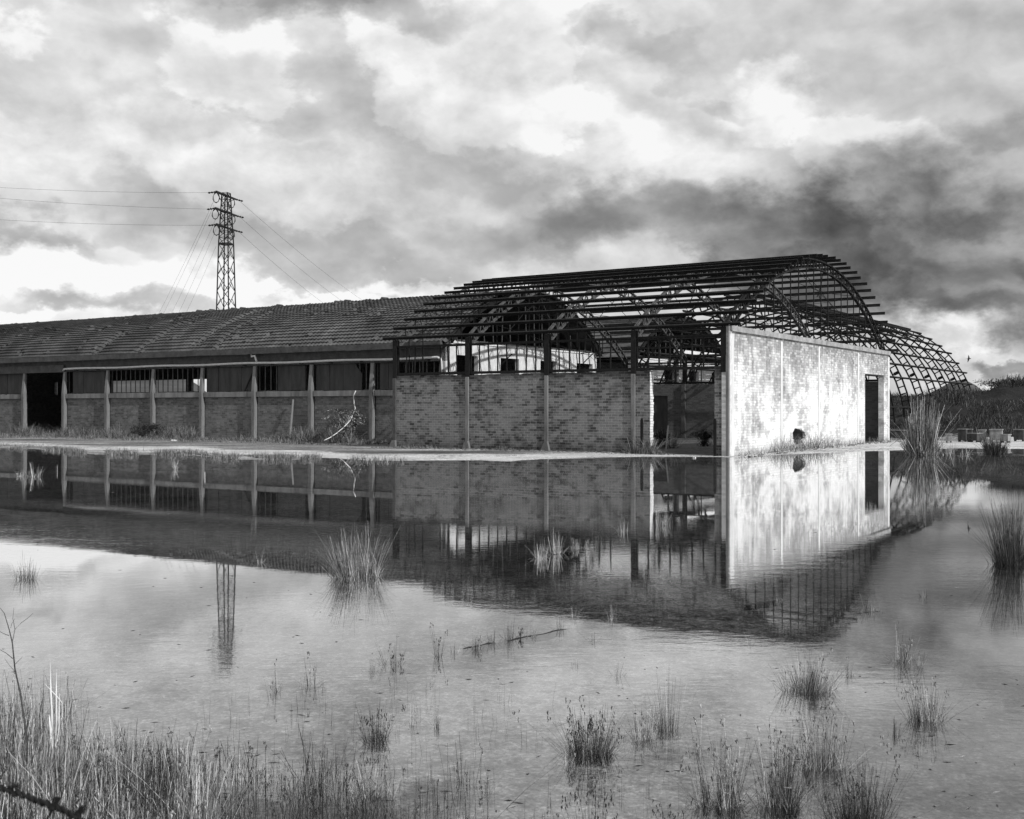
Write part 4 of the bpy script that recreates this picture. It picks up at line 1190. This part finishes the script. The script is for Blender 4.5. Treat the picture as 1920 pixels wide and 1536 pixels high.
hv = [(1680, 66, .9, .62, 'hive', 4, 'wide low dark box beside the white wall corner'), (1693, 67, .45, .55, 'hive', -8, 'narrow dark box right of the wide low one'),
      (1779, 60, .30, .50, 'hive_w', 10, 'small pale hive alone right of the reeds'), (1805, 62, .42, .78, 'hive', 0, 'tall grey hive left of the central group'),
      (1814, 63.5, .5, .74, 'hive', 6, 'dark hive in the central group'), (1827, 61, .62, .52, 'hive', -25, 'leaning grey board box in the central group'),
      (1842, 62, .34, .72, 'hive_w', 5, 'pale upright hive ending the central group'), (1868, 61.5, .62, .76, 'hive_w', 3, 'pale hive above the dark sedge bush'),
      (1885, 60, .42, .48, 'hive_w', -10, 'low pale hive right of the dark sedge bush'), (1911, 62.5, .5, .74, 'hive', 0, 'dark hive at the right edge')]
for a in hv: hive(*a)
# rubble and small things
def rock(p, s, lab, m='conc', name='rubble_block', cat='rubble', group=None):
    mb = MB(); n = 9
    pts = []
    mb.box(-s, s, -s*.7, s*.7, -s*.3, s*.5)
    mb.v = [(x+random.uniform(-.3, .3)*s, y+random.uniform(-.25, .25)*s, z+random.uniform(-.2, .2)*s) for (x, y, z) in mb.v]
    o = mb.build(name, M[m]); o.location = p; o.rotation_euler = (0, 0, random.uniform(0, 3)); return tag(o, lab, cat, group)
rock(gnd(326, 827, .05), .14, 'small white block lying before the long hall wall', 'conc_w')
rock(L2W(-1.4, 24.2, .08), .16, 'pale rubble lump at the far corner of the white wall', 'conc_w')
rock(L2W(-2.0, 24.6, .08), .22, 'darker rubble lump beyond the white wall corner', 'conc')
rock(gnd(1302, 858, .02), .05, 'tiny white stone in the water before the doorway', 'conc_w')
mb = MB(); 
p = L2W(-2.6, 25.2, .1)
for i in range(4): mb.bar(p+Vector((random.uniform(-.4, .4), random.uniform(-.3, .3), i*.07)), p+Vector((random.uniform(.5, 1.3), random.uniform(-.6, .6), .1+i*.1)), .06)
tag(mb.build('timber_pile', M['timber']), 'heap of pale broken sticks beyond the white wall corner', 'timber')
rb_ = MB()
for i in range(420):
    if random.random() < .6: p = L2W(random.uniform(3.4, 17), -random.uniform(.05, .9)**1.3)
    elif random.random() < .6: p = K+U*random.uniform(.1, .9)+V*random.uniform(0, 23)
    else: p = L2W(random.uniform(17.5, 46), random.uniform(2.4, 4.8))
    z = max(0, ground_z(p.x, p.y)); s_ = random.uniform(.02, .07); k = len(rb_.v)
    rb_.box(-s_, s_, -s_*.8, s_*.8, -s_*.4, s_*.6)
    an = random.uniform(0, 3.1)
    for q in range(k, k+8):
        x, y, zz = rb_.v[q]; x += random.uniform(-.3, .3)*s_; y += random.uniform(-.3, .3)*s_
        rb_.v[q] = (p.x+x*math.cos(an)-y*math.sin(an), p.y+x*math.sin(an)+y*math.cos(an), z+zz)
tag(rb_.build('rubble', M['conc_m']), 'crumbled brick and mortar bits along the wall feet', 'rubble', kind='stuff')
# leaning post, plank and hose at the long hall
mb = MB(); a = L2W(27.35, 4.55, 0); b = L2W(27.55, 5.05, 2.35)
mb.tube([a, a.lerp(b, .5), b], [.07, .06, .055], 7); tag(mb.build('leaning_post', M['conc_m']), 'thin leaning post against the brick beside a pillar', 'post')
mb = MB(); pts = [(667, 733), (663, 742), (664, 757), (666, 766), (663, 775), (656, 789), (645, 801), (632, 812), (620, 820), (608, 826)]
mb.tube([P3(x, y, 59.6+.5*math.sin(i*.5)-i*.12) for i, (x, y) in enumerate(pts)], .024, 6)
tag(mb.build('hose', M['hose'], None, True), 'white hose hanging from the sill and curving down to the weeds', 'hose')
mb = MB(); mb.bar(L2W(3.1, .9, -.05), L2W(3.02, 1.0, 1.15), .14, .05); tag(mb.build('plank', M['timber']), 'pale upright plank just inside the wide doorway', 'plank')
for (tt, lab) in ((3.62, 'short dark post before the left doorway pier'), (.50, 'short dark post before the right doorway pier')):
    mb = MB(); p = L2W(tt, -.18, 0); mb.box(-.05, .05, -.04, .04, -.1, 1.38); mb.box(-.04, .04, -.03, .03, 1.38, 1.45)
    o = mb.build('door_post', M['iron']); o.location = p; o.rotation_euler = (0, 0, UA); tag(o, lab, 'post', 'posts beside the doorway')
# mud lines and floating bits
def mud(px0, py0, px1, py1, lab, h=.006):
    mb = MB(); a, b = gnd(px0, py0), gnd(px1, py1); n = 16; dv = (b-a).normalized(); nr = Vector((-dv.y, dv.x, 0))
    rows_ = []
    for i in range(n+1):
        f = i/n; c = a.lerp(b, f)+nr*.05*fbm(f*6, px0); w_ = (.018+.03*abs(fbm(f*9, py0)))*(1-abs(2*f-1)**4)+.005
        k = len(mb.v)
        up_ = h*min(1, 2.2*fbm(f*7, px0, 2)+.35)
        for (o_, z_) in ((-1, -.05), (-.4, up_*.8), (.4, up_), (1, -.05)): mb.v.append(tuple(c+nr*w_*o_+Vector((0, 0, z_))))
        if i: mb.f += [(k-4+j, k-3+j, k+1+j, k+j) for j in range(3)]
    tag(mb.build('mud_ridge', M['dark'], None, True), lab, 'mud', 'mud ridges breaking the water')
mud(868, 1217, 1062, 1180, 'long thin mud ridge under the row of rush tufts')
mud(1395, 1135, 1466, 1124, 'short mud ridge in the hall reflection')
mud(990, 1050, 1100, 1028, 'mud ridge under the pale mid water rushes')
mud(1600, 1151, 1650, 1146, 'mud ridge at the right edge of the hall reflection')
LL = ['dark dead leaf nearest the right corner, upper of a close pair', 'dark dead leaf nearest the right corner, lower of a close pair', 'dark dead leaf right of the lower right rushes', 'dark dead leaf touching the bottom edge right of the rushes',
 'dark dead leaf below the short dark right tuft', 'dark dead leaf left of the dark upright centre clump', 'dark dead leaf between two groups of thin stalks', 'dark dead leaf alone right of the tall seeded clump']
for i, (px, py) in enumerate(((1770, 1484), (1752, 1512), (1645, 1456), (1714, 1532), (1744, 1443), (617, 1377), (783, 1375), (1833, 1322))):
    p = gnd(px, py, -.0); mb = MB(); n = 10; r = .018
    mb.v = [(0, 0, .004)]+[(math.cos(6.283*k/n)*r*(1+.3*fbm(k, i)), math.sin(6.283*k/n)*r*.6, -.003) for k in range(n)]
    mb.f = [(0, 1+k, 1+(k+1) % n) for k in range(n)]
    o = mb.build('dead_leaf', M['dark']); o.location = p; o.rotation_euler = (0, 0, i*1.3)
    tag(o, LL[i], 'leaf', 'dark dead leaves floating in the foreground')
# floating chaff
mb = MB()
for i in range(420):
    px = random.uniform(0, 1920); py = 900+640*random.random()**.8
    if fbm(px*.004, py*.012, 3) < -.08: continue
    p = gnd(px, py, 0); L = random.uniform(.008, .035); a = random.gauss(.3, .6); r = random.uniform(.0015, .005)
    dv = Vector((math.cos(a), math.sin(a), 0)); nv = Vector((-dv.y, dv.x, 0)); k = len(mb.v)
    mb.v += [tuple(p-dv*L), tuple(p+nv*r+Vector((0, 0, .003))), tuple(p+dv*L), tuple(p-nv*r+Vector((0, 0, .003))), tuple(p-Vector((0, 0, .004)))]
    mb.f += [(k, k+3, k+2, k+1), (k, k+1, k+4), (k+1, k+2, k+4), (k+2, k+3, k+4), (k+3, k, k+4)]
tag(mb.build('chaff', M['weed']), 'specks of floating chaff and stems on the shallow water', 'debris', kind='stuff')
# bird
bp = P3(1817, 673, 60); br = MB()
br.tube([Vector((-.16, 0, 0)), Vector((-.08, 0, .0)), Vector((0, 0, .01)), Vector((.10, 0, .02)), Vector((.15, 0, .02))], [.01, .035, .045, .03, .008], 8)
bo = br.build('bird', M['feather'], None, True); bo.location = bp; bo.scale = (.72, .72, .72); tag(bo, 'small dark bird flying right of the skeleton vault', 'bird')
for s_ in (-1, 1):
    wg = MB(); k = 6
    for i in range(k+1):
        f = i/k; xx_ = -.03-.05*f*f; c = .07*(1-f)**.7+.005
        wg.v += [(xx_+c, -.02*s_-.05*f*s_, s_*.28*f*.95+.01), (xx_-c, -.02*s_-.05*f*s_, s_*.28*f*.95+.01), (xx_, -.02*s_-.05*f*s_+.008, s_*.28*f*.95+.015)]
    for i in range(k):
        for j in range(3): wg.f.append((3*i+j, 3*i+(j+1) % 3, 3*i+3+(j+1) % 3, 3*i+3+j))
    wg.build('wing', M['feather'], bo)
tl = MB(); tl.prism([(-.14, -.012), (-.25, -.04), (-.25, .04), (-.14, .012)], 'z', 0, .008); tl.build('tail', M['feather'], bo)
